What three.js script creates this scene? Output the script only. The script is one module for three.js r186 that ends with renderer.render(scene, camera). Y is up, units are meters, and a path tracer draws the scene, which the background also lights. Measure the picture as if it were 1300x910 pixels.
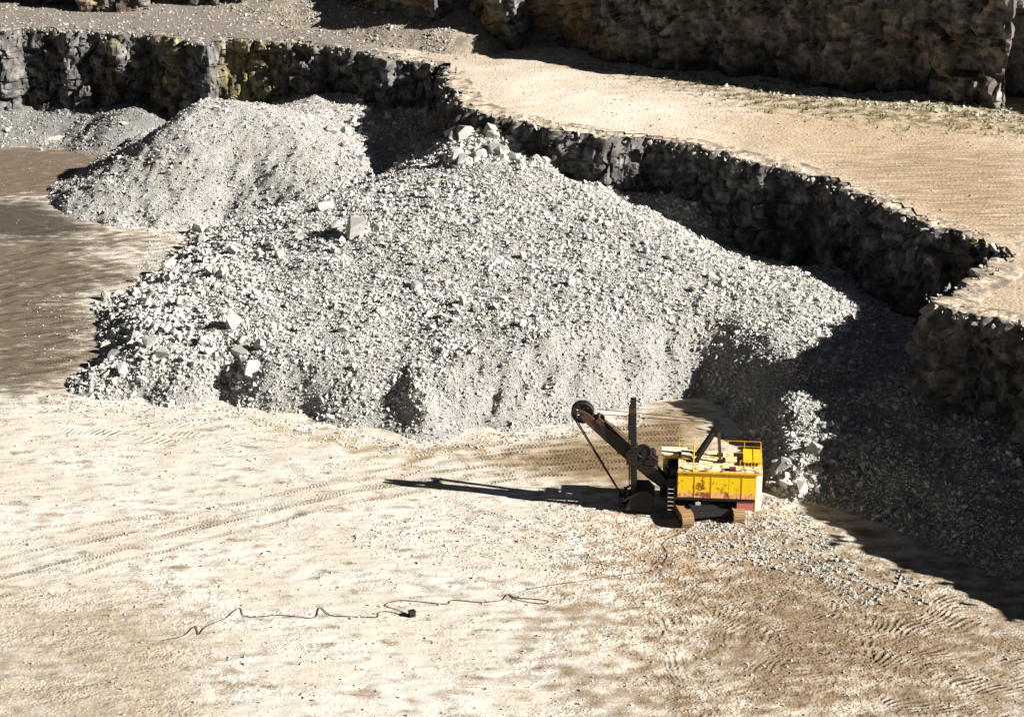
import * as THREE from 'three';
import { ConvexGeometry } from 'three/addons/geometries/ConvexGeometry.js';
import { mergeGeometries } from 'three/addons/utils/BufferGeometryUtils.js';
import { createNoise2D, createNoise3D } from 'simplex-noise';

// ---------------------------------------------------------------- camera, sky, sun, exposure
const scene = new THREE.Scene();
const camera = new THREE.PerspectiveCamera(19.86, 1024 / 716, 1, 4000);
camera.position.set(0, 71, 0);
camera.rotation.set(-21.4 * Math.PI / 180, 0, 0);
const renderer = new THREE.WebGLRenderer({ antialias: true });
renderer.setSize(1024, 716);
renderer.toneMapping = THREE.LinearToneMapping;
renderer.toneMappingExposure = 2.4;
renderer.shadowMap.enabled = true;
const SUN = new THREE.Vector3(0.956, 0.545, 0.292).normalize();
const skyData = new Float32Array(64 * 32 * 4);
for (let j = 0; j < 32; j++) for (let i = 0; i < 64; i++) { const e = Math.max(0, Math.sin((j + 0.5) / 32 * Math.PI - Math.PI / 2)), k = (j * 64 + i) * 4, t = Math.pow(1 - e, 3); skyData[k] = 0.014 + 0.012 * t; skyData[k + 1] = 0.017 + 0.013 * t; skyData[k + 2] = 0.024 + 0.013 * t; skyData[k + 3] = 1; }
const skyTex = new THREE.DataTexture(skyData, 64, 32, THREE.RGBAFormat, THREE.FloatType);
skyTex.mapping = THREE.EquirectangularReflectionMapping; skyTex.magFilter = THREE.LinearFilter; skyTex.needsUpdate = true;
scene.background = skyTex; scene.environment = skyTex;
const sun = new THREE.DirectionalLight(new THREE.Color(1, 0.965, 0.905), 5);
sun.position.copy(SUN).multiplyScalar(400).add(new THREE.Vector3(0, 0, -190));
sun.target.position.set(0, 0, -190);
sun.castShadow = true; sun.shadow.mapSize.set(4096, 4096);
Object.assign(sun.shadow.camera, { left: -160, right: 160, top: 160, bottom: -160, near: 10, far: 900 });
sun.name = 'sun';
scene.add(sun, sun.target);

// ---------------------------------------------------------------- helpers
function rng(seed) { let a = seed >>> 0; return () => { a = (a + 0x6D2B79F5) | 0; let t = Math.imul(a ^ (a >>> 15), 1 | a); t = (t + Math.imul(t ^ (t >>> 7), 61 | t)) ^ t; return ((t ^ (t >>> 14)) >>> 0) / 4294967296; }; }
const n2 = createNoise2D(rng(11)), n3 = createNoise3D(rng(12));
const clamp = (v, a = 0, b = 1) => v < a ? a : v > b ? b : v;
const sstep = (a, b, v) => { const t = clamp((v - a) / (b - a)); return t * t * (3 - 2 * t); };
const mix = (a, b, t) => a + (b - a) * t;
function fbm(x, y, o = 4) { let s = 0, a = 0.5, f = 1; for (let i = 0; i < o; i++) { s += a * n2(x * f + i * 17.3, y * f - i * 9.1); a *= 0.5; f *= 2.03; } return s; }
const hash = (i, j, k = 0) => { let h = Math.imul(i | 0, 374761393) ^ Math.imul(j | 0, 668265263) ^ Math.imul(k | 0, 2147483647 - 91); h = Math.imul(h ^ (h >>> 13), 1274126177); return ((h ^ (h >>> 16)) >>> 0) / 4294967296; };
const used = new Map();
function numbered(n) { const k = used.get(n) || 0; used.set(n, k + 1); return k ? n + '_' + String(k).padStart(3, '0') : n; }
function tag(o, label, category, group, kind) { if (label) o.userData.label = label; if (category) o.userData.category = category; if (group) o.userData.group = group; if (kind) o.userData.kind = kind; return o; }
function shade(o) { o.traverse(c => { if (c.isMesh) { c.castShadow = c.receiveShadow = true; } }); return o; }
function top(o, name) { o.name = numbered(name); scene.add(shade(o)); return o; }
function tex(w, h, fn, srgb, wrap = THREE.RepeatWrapping) {
  const d = new Uint8Array(w * h * 4), c = [0, 0, 0];
  for (let j = 0; j < h; j++) for (let i = 0; i < w; i++) { fn(i, j, c); const k = (j * w + i) * 4; d[k] = clamp(c[0] * 255, 0, 255); d[k + 1] = clamp(c[1] * 255, 0, 255); d[k + 2] = clamp(c[2] * 255, 0, 255); d[k + 3] = 255; }
  const t = new THREE.DataTexture(d, w, h); t.magFilter = THREE.LinearFilter; t.minFilter = THREE.LinearMipmapLinearFilter; t.generateMipmaps = true; t.wrapS = t.wrapT = wrap;
  if (srgb) t.colorSpace = THREE.SRGBColorSpace; t.needsUpdate = true; return t;
}
// tileable value noise for small repeating textures
function tnoise(N, seed) { const g = new Float32Array(N * N), r = rng(seed); for (let i = 0; i < N * N; i++) g[i] = r(); return (u, v) => { u = ((u % 1) + 1) % 1 * N; v = ((v % 1) + 1) % 1 * N; const i = u | 0, j = v | 0; let a = u - i, b = v - j; a = a * a * (3 - 2 * a); b = b * b * (3 - 2 * b); const I = (i + 1) % N, J = (j + 1) % N; return mix(mix(g[j * N + i], g[j * N + I], a), mix(g[J * N + i], g[J * N + I], a), b); }; }

// interpolated terrain through surveyed points (linear radial basis)
function surveyed(pts) {
  const n = pts.length, N = n + 3, A = Array.from({ length: N }, () => new Float64Array(N + 1));
  for (let i = 0; i < n; i++) {
    for (let j = 0; j < n; j++) A[i][j] = -Math.hypot(pts[i][0] - pts[j][0], pts[i][2] - pts[j][2]);
    A[i][i] -= -0.08;
    A[i][n] = A[n][i] = 1; A[i][n + 1] = A[n + 1][i] = pts[i][0]; A[i][n + 2] = A[n + 2][i] = pts[i][2]; A[i][N] = pts[i][1];
  }
  for (let c = 0; c < N; c++) { let p = c; for (let r = c + 1; r < N; r++) if (Math.abs(A[r][c]) > Math.abs(A[p][c])) p = r; [A[c], A[p]] = [A[p], A[c]]; for (let r = 0; r < N; r++) if (r !== c && A[r][c]) { const f = A[r][c] / A[c][c]; for (let k = c; k <= N; k++) A[r][k] -= f * A[c][k]; } }
  const w = A.map((r, i) => r[N] / r[i]);
  return (x, z) => { let s = w[n] + w[n + 1] * x + w[n + 2] * z; for (let i = 0; i < n; i++) s -= w[i] * Math.hypot(x - pts[i][0], z - pts[i][2]); return s; };
}
function inPoly(p, x, z) { let c = false; for (let i = 0, j = p.length - 1; i < p.length; j = i++) { const a = p[i], b = p[j]; if ((a[2] > z) !== (b[2] > z) && x < (b[0] - a[0]) * (z - a[2]) / (b[2] - a[2]) + a[0]) c = !c; } return c; }
function polyDist(p, x, z, closed = true) { let m = 1e9; for (let i = 0; i < p.length - (closed ? 0 : 1); i++) { const a = p[i], b = p[(i + 1) % p.length], dx = b[0] - a[0], dz = b[2] - a[2], t = clamp(((x - a[0]) * dx + (z - a[2]) * dz) / (dx * dx + dz * dz)); m = Math.min(m, Math.hypot(x - a[0] - dx * t, z - a[2] - dz * t)); } return m; }
// soft mask of a polygon, 0..1, on a coarse grid
function polyMask(x0, x1, z0, z1, nx, nz) {
  return (poly, soft) => { const m = new Float32Array(nx * nz); for (let j = 0; j < nz; j++) for (let i = 0; i < nx; i++) { const x = mix(x0, x1, i / (nx - 1)), z = mix(z0, z1, j / (nz - 1)); const d = polyDist(poly, x, z); m[j * nx + i] = inPoly(poly, x, z) ? 0.5 + 0.5 * clamp(d / soft) : 0.5 - 0.5 * clamp(d / soft); }
    return (x, z) => { const u = clamp((x - x0) / (x1 - x0)) * (nx - 1.001), v = clamp((z - z0) / (z1 - z0)) * (nz - 1.001), i = u | 0, j = v | 0, a = u - i, b = v - j; return mix(mix(m[j * nx + i], m[j * nx + i + 1], a), mix(m[(j + 1) * nx + i], m[(j + 1) * nx + i + 1], a), b); }; };
}
// sheet: a grid mesh over a rectangle, cells kept by test
function sheet(x0, x1, z0, z1, step, hf, keep, uvf, colf) {
  const nx = Math.round((x1 - x0) / step) + 1, nz = Math.round((z1 - z0) / step) + 1, Hh = new Float32Array(nx * nz);
  for (let j = 0; j < nz; j++) for (let i = 0; i < nx; i++) Hh[j * nx + i] = hf(x0 + i * step, z0 + j * step);
  const map = new Int32Array(nx * nz).fill(-1), pos = [], uv = [], idx = [], col = [];
  const vid = (i, j) => { const k = j * nx + i; if (map[k] < 0) { map[k] = pos.length / 3; const x = x0 + i * step, z = z0 + j * step; pos.push(x, Hh[k], z); const q = uvf(x, z, Hh[k]); uv.push(q[0], q[1]); if (colf) col.push(...colf(x, z, Hh[k])); } return map[k]; };
  for (let j = 0; j < nz - 1; j++) for (let i = 0; i < nx - 1; i++) {
    if (!keep(x0 + (i + 0.5) * step, z0 + (j + 0.5) * step, Math.max(Hh[j * nx + i], Hh[j * nx + i + 1], Hh[(j + 1) * nx + i], Hh[(j + 1) * nx + i + 1]))) continue;
    const a = vid(i, j), b = vid(i + 1, j), c = vid(i, j + 1), d = vid(i + 1, j + 1);
    if ((i + j) & 1) idx.push(a, c, b, b, c, d); else idx.push(a, c, d, a, d, b);
  }
  const g = new THREE.BufferGeometry();
  g.setAttribute('position', new THREE.Float32BufferAttribute(pos, 3)); g.setAttribute('uv', new THREE.Float32BufferAttribute(uv, 2));
  if (colf) g.setAttribute('color', new THREE.Float32BufferAttribute(col, 3));
  g.setIndex(idx); g.computeVertexNormals(); return g;
}

// ---------------------------------------------------------------- pit floor
const BH = 12.3;                                   // height of the bench
const FX0 = -82, FX1 = 62, FZ0 = -278, FZ1 = -108; // the part of the floor with its own texture
const floorH = (x, z) => 0.16 * fbm(x / 17, z / 17, 3) + 0.05 * fbm(x / 3.1 + 7, z / 3.1, 3);
const TN = 2048, floorBump = new Float32Array(TN * TN), floorTrack = new Float32Array(TN * TN);
function stamp(poly, width, period, depth, opt = {}) {
  const step = 0.045; let run = opt.phase || 0;
  for (let k = 0; k < poly.length - 1; k++) {
    const a = poly[k], b = poly[k + 1], L = Math.hypot(b[0] - a[0], b[2] - a[2]), ux = (b[0] - a[0]) / L, uz = (b[2] - a[2]) / L;
    for (let d = 0; d < L; d += step, run += step) {
      let on; const wob = 0.25 * n2(run / 9, poly[0][0]); on = sstep(-0.35, 0.3, n2(run / 5 + poly[0][0] * 3, poly[0][2]) + 0.4 * n2(run / 1.7, poly[0][2] + 5));
      on = opt.cont ? 0.4 + 0.6 * on : on; if (on <= 0 && !opt.solid) continue;
      for (let w = -width / 2; w <= width / 2; w += step) {
        const x = a[0] + ux * d - uz * (w + wob), z = a[2] + uz * d + ux * (w + wob);
        const i = ((x - FX0) / (FX1 - FX0) * TN) | 0, j = ((z - FZ0) / (FZ1 - FZ0) * TN) | 0; if (i < 0 || j < 0 || i >= TN || j >= TN) continue;
        if (opt.solid) { const ph = (run + 0.9 * n2(x / 6, z / 6) + w * 0.5) * 2 * Math.PI / period, q = Math.sin(ph) * clamp(0.35 + 0.5 * n2(x / 1.4, z / 1.4) + 0.8 * n2(x / 6 + 3, z / 5)) * sstep(1, 0.8, Math.abs(w) / (width / 2)); floorBump[j * TN + i] = q * depth * 0.5; floorTrack[j * TN + i] = clamp(-q) * opt.dark; continue; }
        const e = Math.abs(w) / (width / 2), lug = Math.sin((run + (opt.chevron ? Math.abs(w) * 0.6 : w * 0.25)) * 2 * Math.PI / period) > 0.1 ? 1 : 0, g = (e > 0.86 ? 0.35 : -0.35 + 0.7 * lug) * (0.55 + 0.6 * n2(x * 1.3, z * 1.3));
        floorBump[j * TN + i] = g * depth * on; floorTrack[j * TN + i] = (0.25 + 0.75 * (1 - lug)) * on * (opt.dark ?? 0.6);
      }
    }
  }
}
const wheel = (line, gap, o) => { for (const s of [-1, 1]) { const p = line.map((q, i) => { const a = line[Math.max(0, i - 1)], b = line[Math.min(line.length - 1, i + 1)], L = Math.hypot(b[0] - a[0], b[2] - a[2]); return [q[0] - (b[2] - a[2]) / L * s * gap / 2, 0, q[2] + (b[0] - a[0]) / L * s * gap / 2]; }); stamp(p, o.w ?? 0.5, o.period ?? 0.3, o.depth ?? 0.07, { ...o, chevron: true, phase: s * 3.1 }); } };
wheel([[-40.42,0,-135.74],[-31.57,0,-141.73],[-23.2,0,-147.31],[-13.57,0,-152.65],[-3.27,0,-154.98],[7.96,0,-157.36]], 2.0, { dark: 0.85, cont: true });
wheel([[-39.68,0,-132.78],[-30.02,0,-139.86],[-21.67,0,-145.04],[-12.16,0,-150.84],[-5.84,0,-153.27]], 1.9, { dark: 0.7, cont: true });
wheel([[-40.23,0,-139.86],[-31.52,0,-144.76],[-22.02,0,-147.89],[-9.83,0,-155.13],[-0.68,0,-161.65]], 2.0, { dark: 0.5, cont: true });
wheel([[-5.7,0,-149.06],[3.04,0,-142],[14.62,0,-135.49],[25.16,0,-128.31],[31.82,0,-122.79]], 2.2, { dark: 0.4 });
for (let k = 0; k < 7; k++) { const dz = k * 1.35; wheel([[-3.94,0,-155.77],[2.66,0,-158.01],[8.7,0,-159.15],[14.77,0,-159.64]].map(p => [p[0], 0, p[2] - dz + 3]), 0.62, { dark: 0.8, w: 0.5, depth: 0.1, period: 0.34 }); }
for (let k = 0; k < 9; k++) { const dz = k * 3.1; wheel([[-49.77,0,-176.56],[-43.68,0,-178.94],[-39.03,0,-181.79]].map((p, i) => [p[0] + 2 * Math.sin(k * 2.1), 0, p[2] - dz - i * 0.4 * Math.sin(k)]), 2.0, { dark: 0.9, w: 0.55 }); }
for (let k = 0; k < 7; k++) { const dz = k * 2.7; wheel([[-57.05,0,-206.46],[-50.15,0,-213.64],[-41.49,0,-218.67],[-36.36,0,-219.81]].map((p, i) => [p[0], 0, p[2] + dz - 2 - i * 0.5 * (k % 3)]), 1.9, { dark: 0.8, w: 0.55 }); }
wheel([[-59.14,0,-218.67],[-52.69,0,-221.55],[-49.09,0,-226.01],[-54.47,0,-230.01],[-62.16,0,-231.26]], 2, { dark: 0.7 });
for (let k = 0; k < 7; k++) stamp([[23.76,0,-134],[27.22,0,-133.88],[30.53,0,-133.02],[34.1,0,-130.87],[38.71,0,-126.61]].map((p, i) => [p[0] - 0.5 * k, 0, p[2] + k * 2.2 + i * 0.15 * k]), 2.3, 0.55, 0.13, { dark: 0.5, phase: k * 0.37, solid: true });
for (let k = 0; k < 6; k++) stamp([[10.25,0,-131.22],[14.42,0,-133.27],[18.98,0,-132.78],[22.53,0,-129.46],[23.9,0,-123.86]].map(p => [p[0], 0, p[2] + k * 1.9]), 1.9, 0.5, 0.06, { dark: 0.3, phase: k * 1.4, solid: true });
for (let k = 0; k < 3; k++) stamp([[-39.22,0,-167.74],[-34.22,0,-167.2],[-26.82,0,-164.21],[-21.43,0,-159.15]].map(p => [p[0], 0, p[2] + k * 1.9]), 1.4, 0.6, 0.10, { dark: 0.35, phase: k, solid: true });
const FM = polyMask(FX0, FX1, FZ0, FZ1, 300, 350);
const mWorn = FM([[-62.96,0,-219.81],[-50.65,0,-171.39],[-40.97,0,-172.9],[-39.07,0,-181.17],[-40.35,0,-193.1],[-43.94,0,-197.3],[-38.59,0,-206.46],[-45.62,0,-212.55],[-39.49,0,-217.25],[-49.89,0,-220.97]], 5),
  mWet = FM([[-66.2,0,-232.53],[-62.53,0,-218.1],[-51.9,0,-217.81],[-45.44,0,-220.97],[-52.12,0,-227.53],[-56.41,0,-232.53]], 2.5),
  mFar = FM([[-74.83,0,-258.43],[-66.03,0,-231.89],[-55.28,0,-233.81],[-49.91,0,-250.93],[-53.97,0,-256.52]], 4),
  mDig = FM([[-3.32,0,-157.36],[0,0,-159.97],[7.54,0,-163.69],[14.23,0,-170.84],[17.59,0,-168.64],[16.67,0,-158.33],[12.9,0,-152.35],[8.96,0,-150.84],[3.26,0,-154.2]], 4),
  mToe = FM([[-22.11,0,-165.08],[-15.77,0,-163.69],[-10.12,0,-160.64],[-2.04,0,-161.98],[-0.67,0,-159.64],[-8.58,0,-156.4],[-14.77,0,-159.64]], 3),
  mBrown = FM([[8.64,0,-133.02],[12.77,0,-142],[20.9,0,-149.06],[27.37,0,-142],[38.87,0,-131.82],[34.25,0,-112.84],[9.57,0,-112.84]], 14),
  mGrey = FM([[-40.9,0,-133.02],[-27.59,0,-136.12],[-20.84,0,-129.46],[-17.51,0,-111.91],[-35.53,0,-111.91]], 5),
  mRust = FM([[2.53,0,-149.06],[12.67,0,-149.06],[18.7,0,-140.66],[14.4,0,-133.02],[6.53,0,-138.03]], 5);
const C = (r, g, b) => [r, g, b], lerp3 = (o, c, t) => { o[0] += (c[0] - o[0]) * t; o[1] += (c[1] - o[1]) * t; o[2] += (c[2] - o[2]) * t; };
const fine = tnoise(512, 5), fine2 = tnoise(256, 6);
const floorMap = tex(TN, TN, (i, j, o) => {
  const x = mix(FX0, FX1, i / TN), z = mix(FZ0, FZ1, j / TN), k = j * TN + i;
  const big = n2(x / 11, z / 8), med = n2(x / 2.6 + 5, z / 1.8), strk = 0.38 * n2(x / 6 + 3, z / 1.5) + 0.3 * n2(x / 1.6, z / 0.6) + 0.9 * (fine(i / 350, j / 350) - 0.5), fg = fine(i / 512, j / 512) - 0.5, fg2 = fine2(i / 200, j / 97) - 0.5;
  o[0] = 0.75; o[1] = 0.715; o[2] = 0.66;
  lerp3(o, [0.775, 0.755, 0.72], clamp(0.5 + big * 0.9 + med * 0.2));
  lerp3(o, [0.68, 0.61, 0.52], clamp(0.35 * strk + 0.2 * med - 0.12) * 0.5);
  let m = mWorn(x, z); lerp3(o, [0.30, 0.255, 0.19], clamp(m * 1.6 - 0.45 + strk * 0.9 + med * 0.3) * 0.85);
  m = mFar(x, z); lerp3(o, [0.33, 0.27, 0.20], clamp(m * 1.6 - 0.3 + 0.7 * strk + 0.35 * med) * 0.85);
  m = mWet(x, z); lerp3(o, [0.22, 0.19, 0.15], clamp(m * 1.8 - 0.6 + 0.5 * strk + 0.2 * med) * 0.9);
  m = mDig(x, z); lerp3(o, [0.47, 0.38, 0.25], clamp(m * 1.8 - 0.6 + 0.4 * strk + 0.25 * med) * 0.9);
  m = mToe(x, z); lerp3(o, [0.58, 0.51, 0.37], clamp(m * 1.8 - 0.7 + 0.5 * med) * 0.8);
  m = mBrown(x, z); lerp3(o, [0.45, 0.365, 0.265], clamp(m * 1.3 - 0.2 + 0.45 * med + 0.4 * strk + 0.3 * big) * 0.85);
  m = mRust(x, z); lerp3(o, [0.66, 0.50, 0.36], clamp(m * 1.3 - 0.7 + 0.6 * med) * 0.4);
  m = mGrey(x, z); lerp3(o, [0.57, 0.51, 0.43], clamp(m * 1.4 - 0.5 + 0.3 * med + 0.4 * strk) * 0.7);
  const t = floorTrack[k]; if (t) lerp3(o, [o[0] * 0.6, o[1] * 0.57, o[2] * 0.52], t);
  const g = 1 + fg * 0.17 + fg2 * 0.10; o[0] *= g; o[1] *= g; o[2] *= g;
  if (fine(i / 300 + 0.3, j / 300) > 0.93) { o[0] *= 0.72; o[1] *= 0.7; o[2] *= 0.68; }
}, true, THREE.MirroredRepeatWrapping);
const floorBumpMap = tex(TN, TN, (i, j, o) => {
  const x = mix(FX0, FX1, i / TN), z = mix(FZ0, FZ1, j / TN);
  const rough = 0.12 + 0.88 * clamp(mBrown(x, z) + mRust(x, z) + 0.5 * mGrey(x, z) + 0.4 * n2(x / 9 + 30, z / 7));
  const h = 0.5 + (floorBump[j * TN + i] + rough * (0.05 * n2(x / 0.9, z / 0.55) + 0.06 * (fine(i / 512, j / 512) - 0.5) + 0.03 * n2(x / 0.33, z / 0.3)) + 0.05 * n2(x / 3.5, z / 1.2)) / 0.8;
  o[0] = o[1] = o[2] = h;
}, false, THREE.MirroredRepeatWrapping);
console.log('floor textures');
const floorMat = new THREE.MeshStandardMaterial({ map: floorMap, bumpMap: floorBumpMap, bumpScale: 0.8, roughness: 0.96 });
const floorUV = (x, z) => [(x - FX0) / (FX1 - FX0), (z - FZ0) / (FZ1 - FZ0)];
{
  const g = sheet(-82, 62, -278, -108, 0.5, floorH, () => true, floorUV);
  const m = new THREE.Mesh(g, floorMat); tag(m, 'pale trampled clay floor of the quarry with wheel tracks', 'ground', null, 'structure'); top(m, 'pit_floor');
  const o = new THREE.Mesh(sheet(-1200, 1200, -1400, 1000, 40, () => -0.45, () => true, floorUV), floorMat); tag(o, 'pale clay ground around the quarry floor', 'ground', null, 'structure'); top(o, 'outer_ground');
}

// ---------------------------------------------------------------- rock materials
const rockTexN = [tnoise(8, 21), tnoise(32, 22), tnoise(128, 23), tnoise(512, 24)];
const rockMap = tex(1024, 1024, (i, j, o) => { const u = i / 1024, v = j / 1024; const a = rockTexN[0](u, v) * 0.5 + rockTexN[1](u, v * 0.5) * 0.25 + rockTexN[2](u, v) * 0.15 + rockTexN[3](u, v) * 0.2; const s = 0.62 + 0.5 * (a - 0.5) * 1.5; o[0] = s * 1.0; o[1] = s * 0.985; o[2] = s * 0.965; const r = rockTexN[1](u + 0.3, v + 0.6); if (r > 0.8) { const k = (r - 0.8) * 2.5; o[0] *= 1 + 0.1 * k; o[2] *= 1 - 0.3 * k; } }, true);
const rockBump = tex(1024, 1024, (i, j, o) => { const u = i / 1024, v = j / 1024; o[0] = o[1] = o[2] = rockTexN[1](u, v) * 0.45 + rockTexN[2](u, v) * 0.35 + rockTexN[3](u, v) * 0.2; }, false);
const gravMap = tex(1024, 1024, (i, j, o) => { const u = i / 1024, v = j / 1024; const a = rockTexN[2](u, v) * 0.45 + rockTexN[3](u, v) * 0.55, b = rockTexN[1](u + .5, v) * 0.6 + rockTexN[0](u, v) * 0.4; const s = 0.75 + 0.6 * (a - 0.5) + 0.14 * (b - 0.5); o[0] = s * 1.0; o[1] = s * 0.985; o[2] = s * 0.965; if (a < 0.33) { o[0] *= 0.6; o[1] *= 0.6; o[2] *= 0.62; } }, true);
const cliffMat = new THREE.MeshStandardMaterial({ map: rockMap, bumpMap: rockBump, bumpScale: 0.08, roughness: 0.95, vertexColors: true, flatShading: true });
const slopeMat = new THREE.MeshStandardMaterial({ map: gravMap, bumpMap: rockBump, bumpScale: 0.30, roughness: 0.97, vertexColors: true });
const stoneMat = new THREE.MeshStandardMaterial({ color: new THREE.Color(0.50, 0.493, 0.483), roughness: 0.93, flatShading: true });

// ---------------------------------------------------------------- rock faces
function worley(s, y, salt) { // nearest cell: its random numbers and the offset from its centre
  const i0 = Math.floor(s), j0 = Math.floor(y); let best = 9, bi = 0, bj = 0, bx = 0, by = 0, sec = 9;
  for (let j = j0 - 1; j <= j0 + 1; j++) for (let i = i0 - 1; i <= i0 + 1; i++) { const px = i + 0.15 + 0.7 * hash(i, j, salt), py = j + 0.15 + 0.7 * hash(i, j, salt + 1), d = Math.hypot(s - px, y - py); if (d < best) { sec = best; best = d; bi = i; bj = j; bx = s - px; by = y - py; } else if (d < sec) sec = d; }
  return [hash(bi, bj, salt + 2), hash(bi, bj, salt + 3) - 0.5, hash(bi, bj, salt + 4) - 0.5, bx, by, sec - best];
}
function faceRelief(s, y, salt, k = 1) {
  const wa = s + 0.25 * n2(s / 3, y / 3 + salt) + 0.12 * y, wb = y + 0.3 * n2(s / 4 + 9, y / 3) - 0.18 * s;
  const A = worley(wa / 2.9, wb / 5.2, salt), bj = Math.floor(wb / 1.35 + 0.35 * n2(s / 6, salt)), bu = wa / 1.7 + hash(bj, 3, salt) * 7, bi = Math.floor(bu), B = [hash(bi, bj, salt + 5), hash(bi, bj, salt + 6) - 0.5, hash(bi, bj, salt + 7) - 0.5, bu - bi - 0.5, (wb / 1.35 + 0.35 * n2(s / 6, salt)) - bj - 0.5], D = worley(wa / 0.5, wb / 0.55, salt + 20);
  let h = 1.7 * (A[0] - 0.5) + 1.1 * (A[1] * A[3] + A[2] * A[4]) * 1.6;
  h += 1.0 * (B[0] - 0.5) + 0.8 * (B[1] * B[3] + B[2] * B[4]);
  h += 0.26 * (D[0] - 0.5) + 0.3 * (D[1] * D[3] + D[2] * D[4]);
  h -= 0.6 * sstep(0.14, 0, A[5]) + 0.3 * sstep(0.4, 0.5, Math.max(Math.abs(B[3]), Math.abs(B[4])));
  h += 1.5 * n2(s / 13 + salt, 0.3) + 0.8 * n2(s / 5.2, salt);
  return h * k;
}
function resample(pts, step) { const out = []; let acc = 0; for (let k = 0; k < pts.length - 1; k++) { const a = pts[k], b = pts[k + 1], L = Math.hypot(b[0] - a[0], b[2] - a[2]), n = Math.max(1, Math.round(L / step)); for (let i = 0; i < n; i++) out.push([mix(a[0], b[0], i / n), mix(a[1], b[1], i / n), mix(a[2], b[2], i / n)]); } out.push(pts[pts.length - 1]); return out; }
function rockFace(name, rim, y0, batter, step, label, opt) {
  const P = resample(rim, step), n = P.length, nor = [], S = [0];
  for (let i = 1; i < n; i++) S.push(S[i - 1] + Math.hypot(P[i][0] - P[i - 1][0], P[i][2] - P[i - 1][2]));
  const sp = Math.round((opt.smooth ?? 2.5) / step);
  for (let i = 0; i < n; i++) { const a = P[Math.max(0, i - sp)], b = P[Math.min(n - 1, i + sp)], dx = b[0] - a[0], dz = b[2] - a[2], L = Math.hypot(dx, dz) || 1; nor.push([-dz / L, dx / L]); }
  const inRows = opt.inRows ?? 7, inStep = 0.55, H0 = Math.max(...rim.map(p => p[1])) - y0, rows = Math.ceil(H0 / step), pos = [], uv = [], col = [], idx = [];
  const R = inRows + rows + 1, o = [0, 0, 0];
  for (let i = 0; i < n; i++) for (let r = 0; r < R; r++) {
    const p = P[i], s = S[i], yt = p[1]; let x, y, z;
    const lipD = faceRelief(s, yt, opt.salt, opt.k ?? 1);
    if (r < inRows) { const d = (inRows - r) * inStep, f = 1 - (inRows - r) / inRows; const off = -d + lipD * f * 0.9 - 0.35 * f; x = p[0] + nor[i][0] * off; z = p[2] + nor[i][1] * off; y = yt + (opt.lift ? opt.lift(x, z) : 0) + 0.02 + 0.10 * n2(x / 1.3, z / 1.3) * (0.3 + f) + 0.06 * n2(x / 0.5, z / 0.5) * f - 0.12 * f * f - (r === 0 ? 0.25 : 0); }
    else { const t = (r - inRows) / rows; y = yt - t * (yt - y0); const dep = yt - y; const off = batter * dep + faceRelief(s, y, opt.salt, opt.k ?? 1) * (0.55 + 0.45 * sstep(0, 2, dep)) - (opt.lip ?? 0.9) * sstep(1.8, 0, dep) * (0.6 + 0.8 * n2(s / 2.2, 4.4)); x = p[0] + nor[i][0] * off; z = p[2] + nor[i][1] * off; }
    pos.push(x, y, z); uv.push(s / 7, (r < inRows ? -r * inStep : y) / 7);
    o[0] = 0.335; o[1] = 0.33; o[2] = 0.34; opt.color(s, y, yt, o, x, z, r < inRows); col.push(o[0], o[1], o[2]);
  }
  for (let i = 0; i < n - 1; i++) for (let r = 0; r < R - 1; r++) { const a = i * R + r, b = a + R; if ((i + r) & 1) idx.push(a, b, a + 1, b, b + 1, a + 1); else idx.push(a, b, b + 1, a, b + 1, a + 1); }
  const g = new THREE.BufferGeometry(); g.setAttribute('position', new THREE.Float32BufferAttribute(pos, 3)); g.setAttribute('uv', new THREE.Float32BufferAttribute(uv, 2)); g.setAttribute('color', new THREE.Float32BufferAttribute(col, 3)); g.setIndex(idx); g.computeVertexNormals();
  const m = new THREE.Mesh(g, cliffMat); tag(m, label, 'rock face', null, 'structure'); top(m, name); return { P, S, nor };
}
const rimLeft = [[-170, BH, -300], ...[[-74.61,12.3,-270.46],[-68.08,12.3,-269.49],[-60.76,12.3,-268.52],[-52.37,12.3,-266.6],[-48.35,12.3,-266.13],[-42.99,12.3,-262.84],[-39.33,12.3,-260.08],[-38.32,12.3,-262.38],[-30.36,12.3,-261.45],[-21.08,12.3,-257.38],[-14.26,12.3,-251.69],[-9.54,12.3,-248.72]]];
const rimMid = [[-9.54,12.3,-248.72],[-7.98,12.3,-239.02],[-6.45,12.3,-230.71],[-3.66,12.3,-226.4],[-0.88,12.3,-223.26],[3.57,12.3,-219.86],[9.24,12.3,-215.91],[15.28,12.3,-213.98],[18.87,12.3,-211.14],[22.94,12.3,-207.46],[27.22,12.3,-203.9],[31.61,12.3,-197.64],[35.28,12.3,-191.2],[38.16,12.3,-183.9],[40.6,12.3,-181.26],[43.36,12.3,-179.15],[45.12,12.3,-175.72]];
const rimNear = [...[[45.12,12.3,-175.72],[42.92,12.3,-172.85],[39.97,12.3,-168.8],[35.88,12.3,-163.91],[36.49,12.3,-160.6],[37.87,12.3,-158.7],[39.53,12.3,-157.95],[41.69,12.3,-156.11]], [42.6, BH, -149], [45, BH, -139], [50, BH, -131.5], [58, BH, -123], [70, BH, -112], [86, BH, -92], [100, BH, -60]];
const stain = (o, t, c) => lerp3(o, c, t);
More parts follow.
